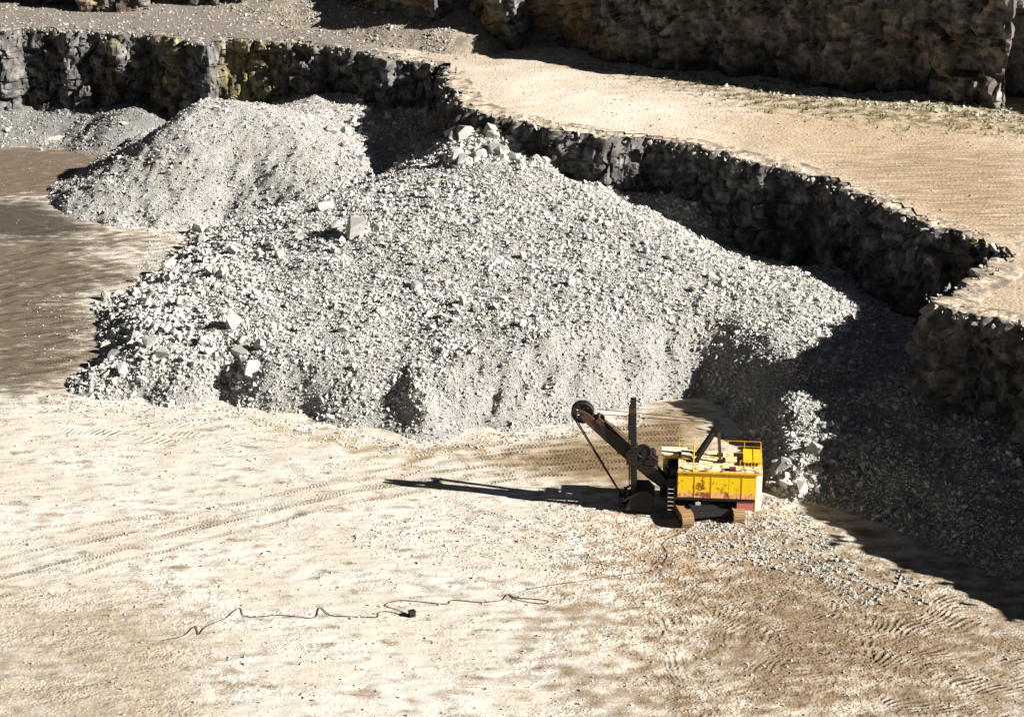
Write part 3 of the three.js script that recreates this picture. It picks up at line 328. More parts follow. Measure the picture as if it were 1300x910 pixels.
// loose gravel on the floor and on the bench
{
  const r = rng(4242), list = [], put = (poly, n, s0, s1, H, sink = 0.05, tn = 0.85) => { let x0 = 1e9, x1 = -1e9, z0 = 1e9, z1 = -1e9; for (const p of poly) { x0 = Math.min(x0, p[0]); x1 = Math.max(x1, p[0]); z0 = Math.min(z0, p[2]); z1 = Math.max(z1, p[2]); } let k = 0, guard = 0; while (k < n && guard++ < n * 8) { const x = mix(x0, x1, r()), z = mix(z0, z1, r()); if (!inPoly(poly, x, z) || n2(x / 3.3, z / 2.4) + 0.5 * n2(x, z) < r() * 1.6 - 1) continue; const s = mix(s0, s1, Math.pow(r(), 3)); list.push([x, H(x, z) + s * sink, z, s, tn * (0.8 + 0.4 * r())]); k++; } };
  put([[-10.59,0,-146.17],[-3.15,0,-147.89],[10.51,0,-144.76],[15.08,0,-140.66],[6.48,0,-136.75],[-7.72,0,-138.03],[-13.99,0,-142]], 3000, 0.04, 0.2, floorH, -0.1);
  put([[13.62,0,-145.04],[19.88,0,-151.29],[22.8,0,-149.06],[24.93,0,-142],[25.15,0,-135.49],[18.41,0,-138.03],[13.77,0,-139.34]], 4600, 0.05, 0.26, floorH, -0.08, 0.75);
  put([[21.12,0,-140.66],[26.83,0,-138.68],[30.6,0,-136.5],[30.92,0,-132.06],[24.62,0,-132.06]], 620, 0.05, 0.34, floorH, 0, 0.7);
  put([[-43.72,0,-172.33],[-24.74,0,-169.55],[-8.82,0,-161.65],[11.91,0,-167.74],[12.43,0,-165.08],[-8.65,0,-158.01],[-24.07,0,-164.21],[-41.32,0,-167.74]], 2600, 0.05, 0.22, floorH);
  put([[-50.09,0,-197.78],[-44.09,0,-200.19],[-41.14,0,-193.1],[-40.61,0,-182.2],[-42.37,0,-176.17],[-47.85,0,-184.29]], 200, 0.05, 0.16, floorH);
  put([[-49.46,0,-172.33],[-10.18,0,-161.65],[9.5,0,-149.06],[36.34,0,-128.31],[32.96,0,-113.77],[-34.99,0,-113.77]], 4200, 0.05, 0.2, floorH);
  put([[-42.47,0,-224.51],[-34.75,0,-220.97],[-35.83,0,-210.39],[-40.27,0,-206.46],[-40.37,0,-217.25]], 350, 0.07, 0.3, floorH);
  put([[-69.79,0,-254.63],[-55.26,0,-252.77],[-54.47,0,-230.01],[-46.17,0,-220.1],[-60.91,0,-218.67]], 300, 0.05, 0.16, floorH, 0, 0.5);
  { const G = new THREE.Group(); tag(G, 'scattered pale gravel pressed into the clay floor', 'gravel', null, 'stuff'); G.name = 'floor_gravel'; scene.add(G); loose(list, 'gravel', G, 1); }
  list.length = 0;
  put([[-8.7,12.3,-247.06],[4.93,12.3,-252.12],[32.65,12.3,-237.47],[57.81,12.3,-225.34],[54.36,12.3,-210.52],[33.9,12.3,-213.66],[21.33,12.3,-215.26],[-0.9,12.3,-227.11]], 900, 0.06, 0.24, benchH, 0, 0.8);
  put([[-1.01,12.3,-258.27],[16.59,12.3,-249.56],[29.53,12.3,-242.98],[61.34,12.3,-228.9],[59.22,12.3,-220.2],[32.17,12.3,-233.67],[14.35,12.3,-244.19]], 1900, 0.10, 0.42, benchH, 0, 0.8);
  put([[-82.3,12.3,-300.68],[-35.78,12.3,-289.2],[-9.4,12.3,-268.52],[-1,12.3,-256.49],[-8.76,12.3,-248.72],[-23.32,12.3,-260.08],[-39.02,12.3,-263.77],[-74.86,12.3,-271.45]], 5000, 0.08, 0.36, benchH, -0.05, 0.62);
  put([[28.89,12.3,-207.46],[53.64,12.3,-207.46],[42.08,12.3,-157.77],[36.07,12.3,-163.51],[44.68,12.3,-175.05],[34.64,12.3,-191.98]], 200, 0.06, 0.22, benchH, 0, 0.8);
  // crumbled edge along the rim
  const P = resample(rimAll.slice(1), 0.35); for (const p of P) for (let k = 0; k < 1; k++) { const s = 0.10 + 0.40 * Math.pow(r(), 3); list.push([p[0] + (r() - 0.45) * 2.2, BH + 0.02 - (r() < 0.3 ? r() * 0.6 : 0), p[2] + (r() - 0.6) * 2.2, s, 0.5 + 0.3 * r()]); }
  { const G = new THREE.Group(); tag(G, 'scattered stones on the bench top and along its crumbling rim', 'gravel', null, 'stuff'); G.name = 'bench_gravel'; scene.add(G); loose(list, 'gravel', G, 1); }
}
console.log('gravel');

// ---------------------------------------------------------------- the rope excavator
const T2 = (w, h, fn) => tex(w, h, fn, true);
const rn = [tnoise(16, 61), tnoise(64, 62), tnoise(256, 63)];
const paintTex = (base, low) => T2(512, 256, (i, j, o) => {
  const u = i / 512, v = j / 256, streak = rn[1](u * 1.0, v * 0.12), blot = rn[0](u, v * 0.5) * 0.5 + rn[1](u * 0.5, v * 0.5) * 0.3 + rn[2](u, v) * 0.3;
  o[0] = base[0]; o[1] = base[1]; o[2] = base[2]; const g = 0.94 + 0.12 * rn[2](u, v); o[0] *= g; o[1] *= g; o[2] *= g;
  lerp3(o, low, clamp((0.24 + 0.05 * (rn[1](u, 0.3) - 0.5) - v) * 40) * clamp(0.55 + 0.9 * rn[0](u * 2, v * 2)));
  const zone = Math.exp(-Math.pow((u - 0.33) / 0.08, 2)) + 0.5 * Math.exp(-Math.pow((u - 0.6) / 0.05, 2)) + 0.35 * (v < 0.24 ? 1 : 0) + 0.12;
  lerp3(o, [0.33, 0.15, 0.06], clamp((blot + 0.35 * streak - 0.98 + zone * 0.24) * 8) * 0.7);
  if (rn[2](u * 0.7, v * 0.6) > 0.93) lerp3(o, [0.35, 0.2, 0.1], 0.6);
});
const yellowMap = paintTex([1.0, 0.83, 0.07], [0.96, 0.72, 0.54]);
const roofMap = T2(512, 256, (i, j, o) => { const u = i / 512, v = j / 256, b = rn[0](u, v) * 0.5 + rn[1](u, v) * 0.4 + rn[2](u, v) * 0.2; o[0] = 0.86; o[1] = 0.80; o[2] = 0.66; lerp3(o, [0.90, 0.72, 0.25], clamp((rn[0](u + 0.4, v + 0.1) - 0.6) * 4) * 0.7); lerp3(o, [0.22, 0.18, 0.14], clamp((b - 0.66) * 7) * 0.9); });
const pinkMap = T2(128, 128, (i, j, o) => { const u = i / 128, v = j / 128, b = rn[0](u, v) * 0.5 + rn[2](u, v) * 0.5; o[0] = 0.80; o[1] = 0.45; o[2] = 0.40; lerp3(o, [0.72, 0.62, 0.5], clamp((b - 0.55) * 4) * 0.6); });
const steelMap = T2(256, 256, (i, j, o) => { const u = i / 256, v = j / 256, b = rn[0](u, v) * 0.4 + rn[1](u, v) * 0.4 + rn[2](u, v) * 0.3; o[0] = 0.10; o[1] = 0.09; o[2] = 0.088; lerp3(o, [0.20, 0.13, 0.10], clamp((b - 0.6) * 5) * 0.7); });
const rustMap = T2(128, 128, (i, j, o) => { const u = i / 128, v = j / 128, b = rn[1](u, v) * 0.6 + rn[2](u, v) * 0.4; o[0] = 0.25; o[1] = 0.155; o[2] = 0.10; lerp3(o, [0.42, 0.32, 0.23], clamp((b - 0.5) * 4)); });
const clayMap = T2(128, 128, (i, j, o) => { const u = i / 128, v = j / 128, b = rn[1](u, v) * 0.6 + rn[2](u, v) * 0.4; o[0] = 0.62; o[1] = 0.50; o[2] = 0.35; lerp3(o, [0.28, 0.20, 0.14], clamp((b - 0.52) * 5) * 0.8); });
const mk = (map, rough = 0.7, metal = 0) => new THREE.MeshStandardMaterial({ map, roughness: rough, metalness: metal });
const MY = mk(yellowMap, 0.5), MR = mk(roofMap, 0.75), MP = mk(pinkMap, 0.8), MS = mk(steelMap, 0.65, 0.2), MU = mk(rustMap, 0.8), MC = mk(clayMap, 0.9);
const MYp = new THREE.MeshStandardMaterial({ color: 0xe9b41e, roughness: 0.55 }), MCream = new THREE.MeshStandardMaterial({ color: 0xe3d9b4, roughness: 0.6 }), MB = new THREE.MeshStandardMaterial({ color: 0x1a1817, roughness: 0.7 }), MRed = new THREE.MeshStandardMaterial({ color: 0x7a1a12, roughness: 0.6 }), MW = new THREE.MeshStandardMaterial({ color: 0xcfcac0, roughness: 0.6 });
const MYw = new THREE.MeshStandardMaterial({ color: 0xf0dfa6, roughness: 0.55 });
const MG = new THREE.MeshPhysicalMaterial({ color: 0x223033, roughness: 0.08, metalness: 0, clearcoat: 1 });
function bx(x0, x1, y0, y1, z0, z1) { const g = new THREE.BoxGeometry(x1 - x0, y1 - y0, z1 - z0); g.translate((x0 + x1) / 2, (y0 + y1) / 2, (z0 + z1) / 2); return g; }
const v3 = a => new THREE.Vector3(...a);
function bar(a, b, w, h) { const A = v3(a), B = v3(b), L = A.distanceTo(B), g = new THREE.BoxGeometry(L, h, w), d = B.clone().sub(A).normalize(), up = Math.abs(d.y) > 0.95 ? new THREE.Vector3(1, 0, 0) : new THREE.Vector3(0, 1, 0), z = new THREE.Vector3().crossVectors(d, up).normalize(), y = new THREE.Vector3().crossVectors(z, d); g.applyMatrix4(new THREE.Matrix4().makeBasis(d, y, z).setPosition(A.add(B).multiplyScalar(0.5))); return g; }
function rod(a, b, r, n = 8) { const A = v3(a), B = v3(b), g = new THREE.CylinderGeometry(r, r, A.distanceTo(B), n); g.applyQuaternion(new THREE.Quaternion().setFromUnitVectors(new THREE.Vector3(0, 1, 0), B.clone().sub(A).normalize())); const c = A.add(B).multiplyScalar(0.5); g.translate(c.x, c.y, c.z); return g; }
function discZ(x, y, z, r, t, n = 24) { const g = new THREE.CylinderGeometry(r, r, t, n); g.rotateX(Math.PI / 2); g.translate(x, y, z); return g; }
function flat(g) { const o = g.index ? g.toNonIndexed() : g; for (const k of Object.keys(o.attributes)) if (!['position', 'normal', 'uv'].includes(k)) o.deleteAttribute(k); return o; }
function part(parent, name, geos, mat, label) { geos = [].concat(geos); const m = new THREE.Mesh(geos.length > 1 ? mergeGeometries(geos.map(flat)) : geos[0], mat); m.name = name; if (label) m.userData.label = label; parent.add(m); return m; }
function profile(pts, z0, z1, holes = []) { const s = new THREE.Shape(pts.map(p => new THREE.Vector2(p[0], p[1]))); for (const h of holes) s.holes.push(h); const g = new THREE.ExtrudeGeometry(s, { depth: z1 - z0, bevelEnabled: true, bevelThickness: 0.02, bevelSize: 0.02, bevelSegments: 1 }); g.translate(0, 0, z0); return g; }

const ex = new THREE.Group(); tag(ex, 'yellow rope excavator with dark boom, toothed bucket and weathered machine house', 'excavator');
{
  const spot = [[15.29,0,-147.89]][0]; ex.position.set(spot[0], floorH(spot[0], spot[2]) + 0.02, spot[2]); ex.rotation.y = 175 * Math.PI / 180;
  // undercarriage
  const un = new THREE.Group(); un.name = 'undercarriage'; un.rotation.y = 106.5 * Math.PI / 180; ex.add(un);
  part(un, 'car_body', [bx(-1.9, 1.9, 0.55, 1.35, -1.65, 1.65), bx(-2.3, -1.7, 0.5, 1.0, -1.7, 1.7), bx(1.7, 2.3, 0.5, 1.0, -1.7, 1.7)], MS);
  const ring = new THREE.CylinderGeometry(1.55, 1.65, 0.42, 32); ring.translate(0, 1.56, 0); part(un, 'swing_ring', ring, MS);
  const shoe = mergeGeometries([flat(bx(-0.165, 0.165, -0.05, 0.05, -0.475, 0.475)), flat(bx(-0.05, 0.05, 0.05, 0.10, -0.46, 0.46))]);
  for (const s of [-1, 1]) {
    const tr = part(un, 'crawler_track', [bx(-2.35, 2.35, 0.3, 0.85, s * 2.1 - 0.3, s * 2.1 + 0.3), discZ(-2.45, 0.57, s * 2.1, 0.44, 0.62), discZ(2.45, 0.57, s * 2.1, 0.44, 0.62), ...[-1.6, -0.8, 0, 0.8, 1.6].map(x => discZ(x, 0.33, s * 2.1, 0.24, 0.66, 14))], MC);
    const r = 0.5, L = 4.9, per = 2 * L + 2 * Math.PI * r, N = 38;
    for (let k = 0; k < N; k++) { let d = k / N * per, x, y, a; if (d < L) { x = -L / 2 + d; y = 0.57 + r; a = 0; } else if (d < L + Math.PI * r) { const t = (d - L) / r; x = L / 2 + r * Math.sin(t); y = 0.57 + r * Math.cos(t); a = -t; } else if (d < 2 * L + Math.PI * r) { x = L / 2 - (d - L - Math.PI * r); y = 0.57 - r; a = Math.PI; } else { const t = (d - 2 * L - Math.PI * r) / r; x = -L / 2 - r * Math.sin(t); y = 0.57 - r * Math.cos(t); a = Math.PI - t; }
      const m = new THREE.Mesh(shoe, MC); m.name = 'track_shoe'; m.position.set(x, y, s * 2.1); m.rotation.z = a; tr.add(m); }
  }
  // house
  part(ex, 'deck', [bx(-4.0, 2.9, 1.76, 1.98, -1.9, 1.9), bx(-3.6, 2.2, 1.5, 1.76, -0.9, 0.9)], MS);
  const panels = [-4.0, -2.95, -1.9, -0.55, 0.75, 2.1], roofs = [-4.5, -3.05, -1.9, -0.55, 0.75, 2.1];
  for (const s of [-1, 1]) for (let k = 0; k < 5; k++) { const a = panels[k], b = panels[k + 1], g = bx(a + 0.012, b - 0.012, 1.9, 4.22, s > 0 ? 1.78 : -1.86, s > 0 ? 1.86 : -1.78); const p = g.attributes.position, uv = g.attributes.uv; for (let i = 0; i < p.count; i++) uv.setXY(i, (2.1 - p.getX(i)) / 6.2, (p.getY(i) - 1.9) / 2.4); part(ex, 'wall_panel', g, MY, k === 2 && s < 0 ? 'yellow panel streaked with rust' : undefined); }
  part(ex, 'seam_strip', [-2.95, -0.55, 0.75].map(x => bx(x - 0.035, x + 0.035, 1.92, 4.2, -1.885, -1.86)), MYp);
  part(ex, 'frame', [bx(-4.3, 2.08, 1.95, 4.2, -1.4, 1.4), bx(-4.0, 2.08, 1.95, 4.2, -1.76, 1.76)], MS);
  const rp = part(ex, 'rear_panel', bx(-4.5, -4.41, 1.0, 4.2, -1.34, 1.34), MCream, 'pale rear wall');
  for (const s of [-1, 1]) { const g = new THREE.CylinderGeometry(0.5, 0.5, 3.2, 12, 1, true, s < 0 ? Math.PI : -Math.PI / 2, Math.PI / 2); g.translate(-4.0, 2.6, s * 1.36); const m = part(ex, 'rear_corner', g, MYw, 'pale yellow rounded rear corner'); m.material.side = THREE.DoubleSide; }
  part(rp, 'rear_door', bx(-4.55, -4.5, 2.1, 3.9, -0.5, 0.5), MYp);
  part(ex, 'counterweight', bx(-4.0, -2.6, 1.02, 1.74, -1.84, 1.84), MP, 'faded pink counterweight');
  part(ex, 'front_panel', bx(2.11, 2.2, 1.98, 4.1, -1.84, 1.84), MS);
  // roof: cambered sheets
  const roofShape = [[-1.95, 4.22], [-1.95, 4.33], [-1.35, 4.52], [1.35, 4.52], [1.95, 4.33], [1.95, 4.22]];
  for (let k = 0; k < 5; k++) { const a = roofs[k], b = roofs[k + 1], s = new THREE.Shape(roofShape.map(q => new THREE.Vector2(q[0], q[1]))), g = new THREE.ExtrudeGeometry(s, { depth: b - a - 0.02, bevelEnabled: false }); g.rotateY(Math.PI / 2); g.translate(a + 0.01, 0, 0); const p = g.attributes.position, uv = g.attributes.uv; for (let i = 0; i < p.count; i++) uv.setXY(i, p.getX(i) / 7, p.getZ(i) / 4); part(ex, 'roof_sheet', g, MR, 'dusty cream roof'); }
  part(ex, 'eave', [bx(-4.45, 2.15, 4.12, 4.26, -1.99, -1.953), bx(-4.45, 2.15, 4.12, 4.26, 1.953, 1.99)], MYp);
  const hood = part(ex, 'roof_hood', [bx(-4.3, -3.05, 4.5, 4.86, -1.2, 1.2)], MY); part(hood, 'hood_lid', bx(-4.36, -2.99, 4.86, 4.93, -1.26, 1.26), MYp); part(hood, 'vent', [0, 1, 2, 3].map(i => bx(-4.1 + i * 0.26, -3.95 + i * 0.26, 4.56, 4.8, -1.215, -1.2)), MB);
  part(ex, 'roof_hatch', bx(-2.5, -1.6, 4.52, 4.66, -0.7, 0.3), MR); part(ex, 'roof_hatch', bx(1.0, 1.9, 4.52, 4.7, 0.1, 1.2), MCream);
  const wn = new THREE.CylinderGeometry(0.16, 0.16, 0.5, 14); wn.rotateZ(Math.PI / 2); wn.translate(-2.15, 4.52, -1.72); part(ex, 'winch_drum', wn, MRed, 'small red drum at the eave'); part(ex, 'cable_tray', bx(-2.9, -1.3, 4.30, 4.38, -1.9, -1.6), MB);
  // railings
  const rails = [[[-4.4, -1.9], [-2.7, -1.9]], [[0.9, -1.9], [2.05, -1.9]], [[2.05, 1.9], [-4.4, 1.9]], [[-4.4, 1.9], [-4.4, -1.9]]];
  for (const [a, b] of rails) { const L = Math.hypot(b[0] - a[0], b[1] - a[1]), n = Math.max(1, Math.round(L / 1.25)); const rl = part(ex, 'railing', [rod([a[0], 5.3, a[1]], [b[0], 5.3, b[1]], 0.02), rod([a[0], 4.85, a[1]], [b[0], 4.85, b[1]], 0.016)], MYp); for (let k = 0; k <= n; k++) { const x = mix(a[0], b[0], k / n), z = mix(a[1], b[1], k / n); part(rl, 'post', rod([x, 4.2, z], [x, 5.32, z], 0.022), MYp); } }
  part(ex, 'mast', rod([0.92, 4.2, -1.96], [0.92, 6.6, -1.9], 0.05), MYp);
  // gantry
  for (const s of [-1, 1]) { part(ex, 'gantry_leg', bar([0.75, 4.45, s * 0.62], [-0.82, 7.25, s * 0.3], 0.22, 0.30), MS); part(ex, 'gantry_leg', bar([-1.2, 4.45, s * 0.62], [-0.95, 7.25, s * 0.3], 0.2, 0.24), MU); part(ex, 'gantry_foot', bx(0.45, 1.15, 4.5, 4.72, s * 0.62 - 0.22, s * 0.62 + 0.22), MS); part(ex, 'gantry_foot', bx(-1.42, -0.95, 4.5, 4.7, s * 0.62 - 0.2, s * 0.62 + 0.2), MS); }
  part(ex, 'gantry_head', [bx(-1.15, -0.65, 7.1, 7.5, -0.5, 0.5), discZ(-0.88, 7.5, 0.25, 0.3, 0.1), discZ(-0.88, 7.5, -0.25, 0.3, 0.1)], MS);
  part(ex, 'gantry_brace', bar([-0.05, 5.85, -0.46], [-0.05, 5.85, 0.46], 0.1, 0.12), MS);
  // cab on the far side, front machinery
  const cab = part(ex, 'cab', bx(1.5, 3.3, 2.0, 4.35, 0.75, 2.15), MY); part(cab, 'cab_roof', bx(1.4, 3.45, 4.36, 4.5, 0.68, 2.22), MCream); part(cab, 'window', bx(3.3, 3.32, 3.0, 4.15, 0.9, 2.0), MG); part(cab, 'window', bx(1.8, 3.1, 3.1, 4.1, 0.73, 0.75), MG);
  part(ex, 'front_platform', [bx(2.2, 3.5, 1.55, 1.75, -1.5, 1.5), bx(2.2, 2.9, 1.98, 3.2, -1.1, 0.4), bx(2.25, 2.7, 3.2, 3.9, -0.8, -0.1)], MS);
  const lad = part(ex, 'ladder', [rod([2.35, 0.7, -1.92], [2.35, 2.9, -1.92], 0.03), rod([2.85, 0.7, -1.92], [2.85, 2.9, -1.92], 0.03)], MS); for (let k = 0; k < 6; k++) part(lad, 'rung', rod([2.35, 0.85 + k * 0.36, -1.92], [2.85, 0.85 + k * 0.36, -1.92], 0.025), MW);
  part(ex, 'junction_box', [bx(0.25, 0.65, 1.15, 1.55, -1.92, -1.7), rod([0.45, 1.55, -1.8], [0.45, 1.8, -1.8], 0.04)], MW);
  // boom: tapered box from the foot to the head
  const F0 = [2.5, 1.75], T0 = [9.75, 8.2], dx = T0[0] - F0[0], dy = T0[1] - F0[1], L = Math.hypot(dx, dy), ang = Math.atan2(dy, dx);
  const bp = [[0, -0.28], [0, 0.28], [2.2, 0.58], [5.2, 0.6], [L - 1.2, 0.4], [L - 1.0, 0.26], [L - 1.0, -0.26], [L - 1.2, -0.4], [5.2, -0.5], [2.2, -0.5]];
  const inBoom = g => { g.rotateZ(ang); g.translate(F0[0], F0[1], 0); return g; };
  const boom = part(ex, 'boom', [inBoom(profile(bp, -0.42, 0.42))], MS);
  part(boom, 'boom_walkway', [inBoom(bx(2.4, L - 1.2, 0.6, 0.64, -0.42, 0.42)), inBoom(rod([2.6, 1.2, -0.5], [L - 2.2, 1.0, -0.5], 0.025)), ...[2.6, 4.2, 5.8, 7.2].map(x => inBoom(rod([x, 0.4, -0.5], [x, 1.2 - (x - 2.6) * 0.035, -0.5], 0.025)))], MU, 'rusty lit walkway on the boom');
  part(boom, 'boom_head', [inBoom(profile([[L - 1.5, -0.4], [L - 1.5, 0.36], [L - 0.3, 0.34], [L + 0.35, 0.12], [L + 0.35, -0.12], [L - 0.3, -0.34]], -0.5, -0.44)), inBoom(profile([[L - 1.5, -0.4], [L - 1.5, 0.36], [L - 0.3, 0.34], [L + 0.35, 0.12], [L + 0.35, -0.12], [L - 0.3, -0.34]], 0.44, 0.5)), inBoom(bx(L - 1.7, L - 1.1, 0.3, 0.7, -0.6, 0.6))], MU, 'orange rusted boom head');
  // head sheaves, six openings each
  for (const s of [-1, 1]) {
    const circ = (x, y, r) => { const p = new THREE.Path(); p.absarc(x, y, r, 0, Math.PI * 2, true); return p; };
    const sh = new THREE.Shape(); sh.absarc(0, 0, 0.72, 0, Math.PI * 2, false); for (let k = 0; k < 6; k++) sh.holes.push(circ(0.44 * Math.cos(k * Math.PI / 3 + 0.3), 0.44 * Math.sin(k * Math.PI / 3 + 0.3), 0.17));
    const g = new THREE.ExtrudeGeometry(sh, { depth: 0.08, bevelEnabled: false, curveSegments: 20 }); g.translate(T0[0], T0[1], s * 0.24 - 0.04);
    const wh = part(ex, 'head_sheave', [g, discZ(T0[0], T0[1], s * 0.24, 0.16, 0.2)], MS);
    const rim = new THREE.TorusGeometry(0.8, 0.11, 10, 36); rim.translate(T0[0], T0[1], s * 0.24); part(wh, 'rim', rim, MS, 'dark grooved sheave rim');
  }
  part(ex, 'sheave_axle', discZ(T0[0], T0[1], 0, 0.11, 1.2, 12), MS);
  // suspension ropes
  for (const s of [-1, 1]) part(ex, 'suspension_rope', rod([-0.85, 7.7, s * 0.25], [T0[0] - 1.1, T0[1] + 0.05, s * 0.5], 0.028, 6), MB);
  // saddle and crowd machinery on the boom
  part(ex, 'saddle_block', [bx(5.35, 6.2, 4.15, 5.3, -0.95, -0.42), bx(5.35, 6.2, 4.15, 5.3, 0.42, 0.95), bx(5.45, 6.1, 5.2, 5.4, -0.95, 0.95)], MS);
  const gear = new THREE.TorusGeometry(0.55, 0.09, 8, 28); gear.translate(4.85, 5.25, -0.62); const gw = part(ex, 'crowd_gear', [gear, discZ(4.85, 5.25, -0.62, 0.5, 0.06), discZ(4.85, 5.25, -0.5, 0.16, 0.5)], MS); gw.userData.label = 'dark round crowd gear on the boom';
  part(ex, 'crowd_motor', [discZ(4.2, 4.75, 0, 0.34, 1.0), bx(3.7, 4.7, 4.0, 4.45, -0.5, 0.5)], MS);
  // handle: two beams either side of the boom
  for (const s of [-1, 1]) { const h = part(ex, 'dipper_handle', bar([5.55, 1.5, s * 0.68], [5.8, 9.2, s * 0.68], 0.34, 0.46), MS); part(h, 'toothed_rack', bar([5.93, 2.2, s * 0.68], [6.1, 8.4, s * 0.68], 0.16, 0.08), MU); part(h, 'handle_cap', bar([5.77, 8.55, s * 0.68], [5.785, 8.95, s * 0.68], 0.36, 0.48), MU, 'rusty orange band near the top of the handle'); }
  part(ex, 'handle_tie', [bar([5.56, 1.7, -0.6], [5.56, 1.7, 0.6], 0.4, 0.4), bar([5.8, 9.0, -0.6], [5.8, 9.0, 0.6], 0.3, 0.3)], MS);
  // bucket: open front, teeth along the lower lip
  const dp = new THREE.Group(); dp.name = 'bucket'; dp.position.set(5.15, 0.12, 0); dp.rotation.z = 0.12; ex.add(dp);
  part(dp, 'side_plate', profile([[-1.05, 0.25], [-1.05, 1.5], [-0.5, 1.95], [0.55, 1.8], [1.0, 0.35], [0.6, 0.05], [-0.7, 0.05]], -1.06, -0.98), MS); part(dp, 'side_plate', profile([[-1.05, 0.25], [-1.05, 1.5], [-0.5, 1.95], [0.55, 1.8], [1.0, 0.35], [0.6, 0.05], [-0.7, 0.05]], 0.98, 1.06), MS);
  part(dp, 'shell', [bar([-0.7, 0.06, 0], [0.85, 0.1, 0], 1.96, 0.1), bar([-1.05, 0.25, 0], [-0.68, 0.05, 0], 1.96, 0.09), bar([-1.03, 0.25, 0], [-1.03, 1.5, 0], 1.96, 0.09), bar([-1.03, 1.5, 0], [-0.5, 1.93, 0], 1.96, 0.09), bar([-0.5, 1.93, 0], [0.5, 1.78, 0], 1.96, 0.1)], MS);
  part(dp, 'lip', bar([0.8, 0.14, -1.08], [0.8, 0.14, 1.08], 0.4, 0.16), MU); for (let k = 0; k < 5; k++) part(dp, 'tooth', bar([0.85, 0.16, -0.88 + k * 0.44], [1.4, 0.02, -0.88 + k * 0.44], 0.17, 0.12), MU);
  part(dp, 'bail', [bar([0.2, 1.75, -1.14], [1.25, 0.9, -1.14], 0.12, 0.16), bar([0.2, 1.75, 1.14], [1.25, 0.9, 1.14], 0.12, 0.16), bar([1.25, 0.9, -1.16], [1.25, 0.9, 1.16], 0.24, 0.24)], MS);
  part(ex, 'equalizer_block', [bx(6.3, 6.8, 0.55, 1.05, -0.35, 0.35)], MB, 'black block at the end of the hoist ropes');
  for (const s of [-1, 1]) part(ex, 'hoist_rope', rod([T0[0] + 0.75, T0[1] - 0.35, s * 0.24], [6.5, 1.0, s * 0.12], 0.05, 8), MB);
}
top(ex, 'rope_excavator');

// ---------------------------------------------------------------- cables on the ground
function groundCable(pts, r, label) {
  const p = pts.map(q => new THREE.Vector3(q[0], floorH(q[0], q[2]) + r * 0.9 + 0.03, q[2])), c = new THREE.CatmullRomCurve3(p, false, 'centripetal'), n = pts.length * 14;
  const dense = Array.from({ length: n + 1 }, (_, i) => { const q = c.getPoint(i / n); q.y = floorH(q.x, q.z) + r * 0.9 + 0.03; return q; });
  const m = new THREE.Mesh(new THREE.TubeGeometry(new THREE.CatmullRomCurve3(dense), n, r, 6), new THREE.MeshStandardMaterial({ color: 0x3a322a, roughness: 0.8 })); tag(m, label, 'cable'); return top(m, 'power_cable');
}
groundCable([[-24.65,0,-126.83],[-23.2,0,-127.51],[-22.6,0,-128.77],[-22.15,0,-127.62],[-21.85,0,-128.65],[-20.66,0,-129.81],[-19.74,0,-131.46],[-19.18,0,-130.16],[-16.71,0,-130.39],[-14.19,0,-130.04],[-13.92,0,-131.46],[-13.02,0,-130.28],[-10.74,0,-130.04],[-9.67,0,-130.04],[-9.6,0,-130.75],[-9.04,0,-130.98],[-8.23,0,-130.63],[-7.42,0,-130.28]], 0.028, 'thin dark cable trailing across the clay up to the small black box');
groundCable([[-7.43,0,-130.51],[-8.26,0,-131.22],[-9.21,0,-131.94],[-8.33,0,-132.66],[-4.64,0,-132.18],[-4.48,0,-132.66],[-1.72,0,-132.42],[-0.75,0,-132.78],[-0.29,0,-133.76],[0.4,0,-132.78],[1.43,0,-132.42],[2.35,0,-132.3],[2.7,0,-132.66],[2.36,0,-132.9],[1.44,0,-133.02],[0.4,0,-133.14],[-0.12,0,-133.51]], 0.03, 'dark cable running from the small black box to a flattened loop');
groundCable([[-0.12,0,-133.63],[1.98,0,-134.87],[4.15,0,-135.49],[7.96,0,-136.75],[10.84,0,-137.65],[11.9,0,-140],[11.68,0,-142],[12.75,0,-143.37],[14.24,0,-145.04]], 0.022, 'thin cable from the flattened loop to the tracks of the excavator');
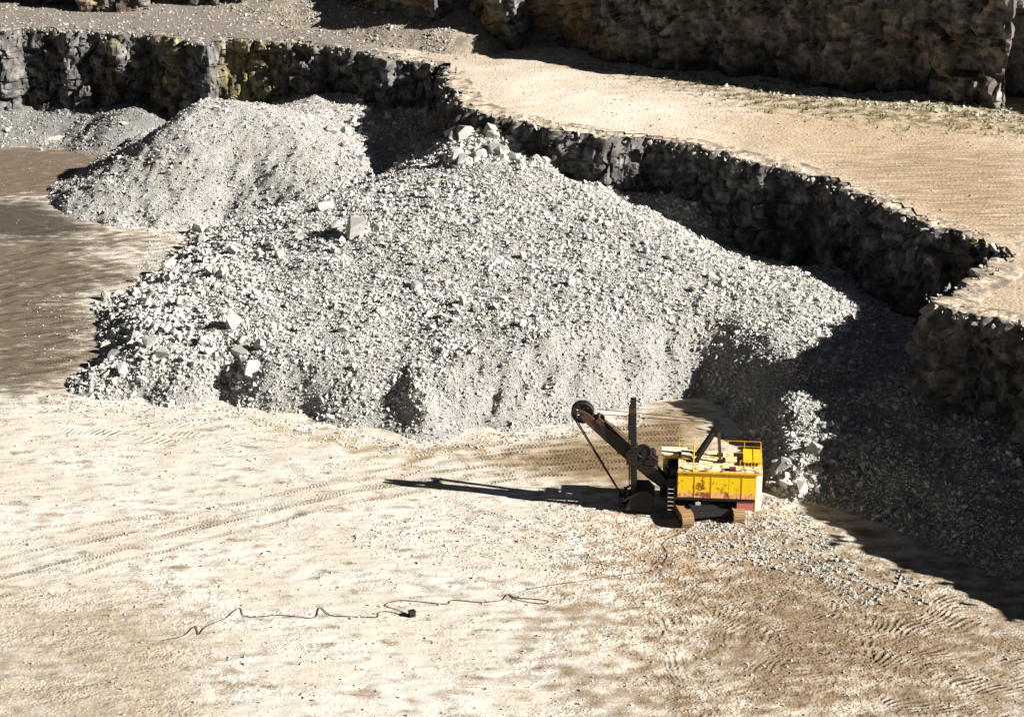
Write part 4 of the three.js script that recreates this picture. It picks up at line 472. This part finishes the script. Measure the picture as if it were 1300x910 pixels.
{ const p = [[-7.2,0,-130.39]][0], g = new THREE.Group(); tag(g, 'small black cable connection box lying on the clay', 'connection box'); part(g, 'housing', bx(-0.22, 0.22, 0, 0.4, -0.18, 0.18), MB); part(g, 'lid', bx(-0.25, 0.25, 0.4, 0.45, -0.21, 0.21), MB); part(g, 'socket', [discZ(0, 0.2, 0.2, 0.1, 0.08, 12)], MS); g.position.set(p[0], floorH(p[0], p[2]) + 0.01, p[2]); g.rotation.y = 0.5; top(g, 'connection_box'); }

// ---------------------------------------------------------------- sparse grass at the foot of the back wall
{
  const r = rng(31), blades = []; for (let k = 0; k < 14; k++) { const a = r() * 6.28, l = 0.25 + 0.3 * r(), w = 0.03, bxx = 0.12 * (r() - 0.5), bz = 0.12 * (r() - 0.5), tx = Math.cos(a) * l * 0.6, tz = Math.sin(a) * l * 0.6; blades.push(bxx - w * Math.sin(a), 0, bz + w * Math.cos(a), bxx + w * Math.sin(a), 0, bz - w * Math.cos(a), bxx + tx, l, bz + tz); }
  const g = new THREE.BufferGeometry(); g.setAttribute('position', new THREE.Float32BufferAttribute(blades, 3)); g.computeVertexNormals();
  const zone = [[16.49,12.3,-247.89],[29.44,12.3,-242.17],[61.08,12.3,-227.82],[57.78,12.3,-214.3],[41.46,12.3,-218.2],[26.79,12.3,-226.4],[19.59,12.3,-237.47]], L = []; let guard = 0; while (L.length < 420 && guard++ < 30000) { const x = mix(10, 70, r()), z = mix(-255, -205, r()); if (inPoly(zone, x, z) && n2(x / 3, z / 3) > 0.05) L.push([x, z, 0.4 + 0.7 * r(), r() * 6.28]); }
  const im = new THREE.InstancedMesh(g, new THREE.MeshStandardMaterial({ color: new THREE.Color(0.09, 0.10, 0.035), roughness: 0.9, side: THREE.DoubleSide }), L.length);
  L.forEach((q, i) => { Q.setFromAxisAngle(new THREE.Vector3(0, 1, 0), q[3]); M4.compose(V.set(q[0], benchH(q[0], q[1]), q[1]), Q, SC.setScalar(q[2])); im.setMatrixAt(i, M4); }); im.castShadow = im.receiveShadow = true; tag(im, 'sparse dry grass at the foot of the tall wall', 'grass', null, 'stuff'); im.name = 'grass'; scene.add(im);
}
scene.environment = scene.environment || null;
renderer.render(scene, camera);
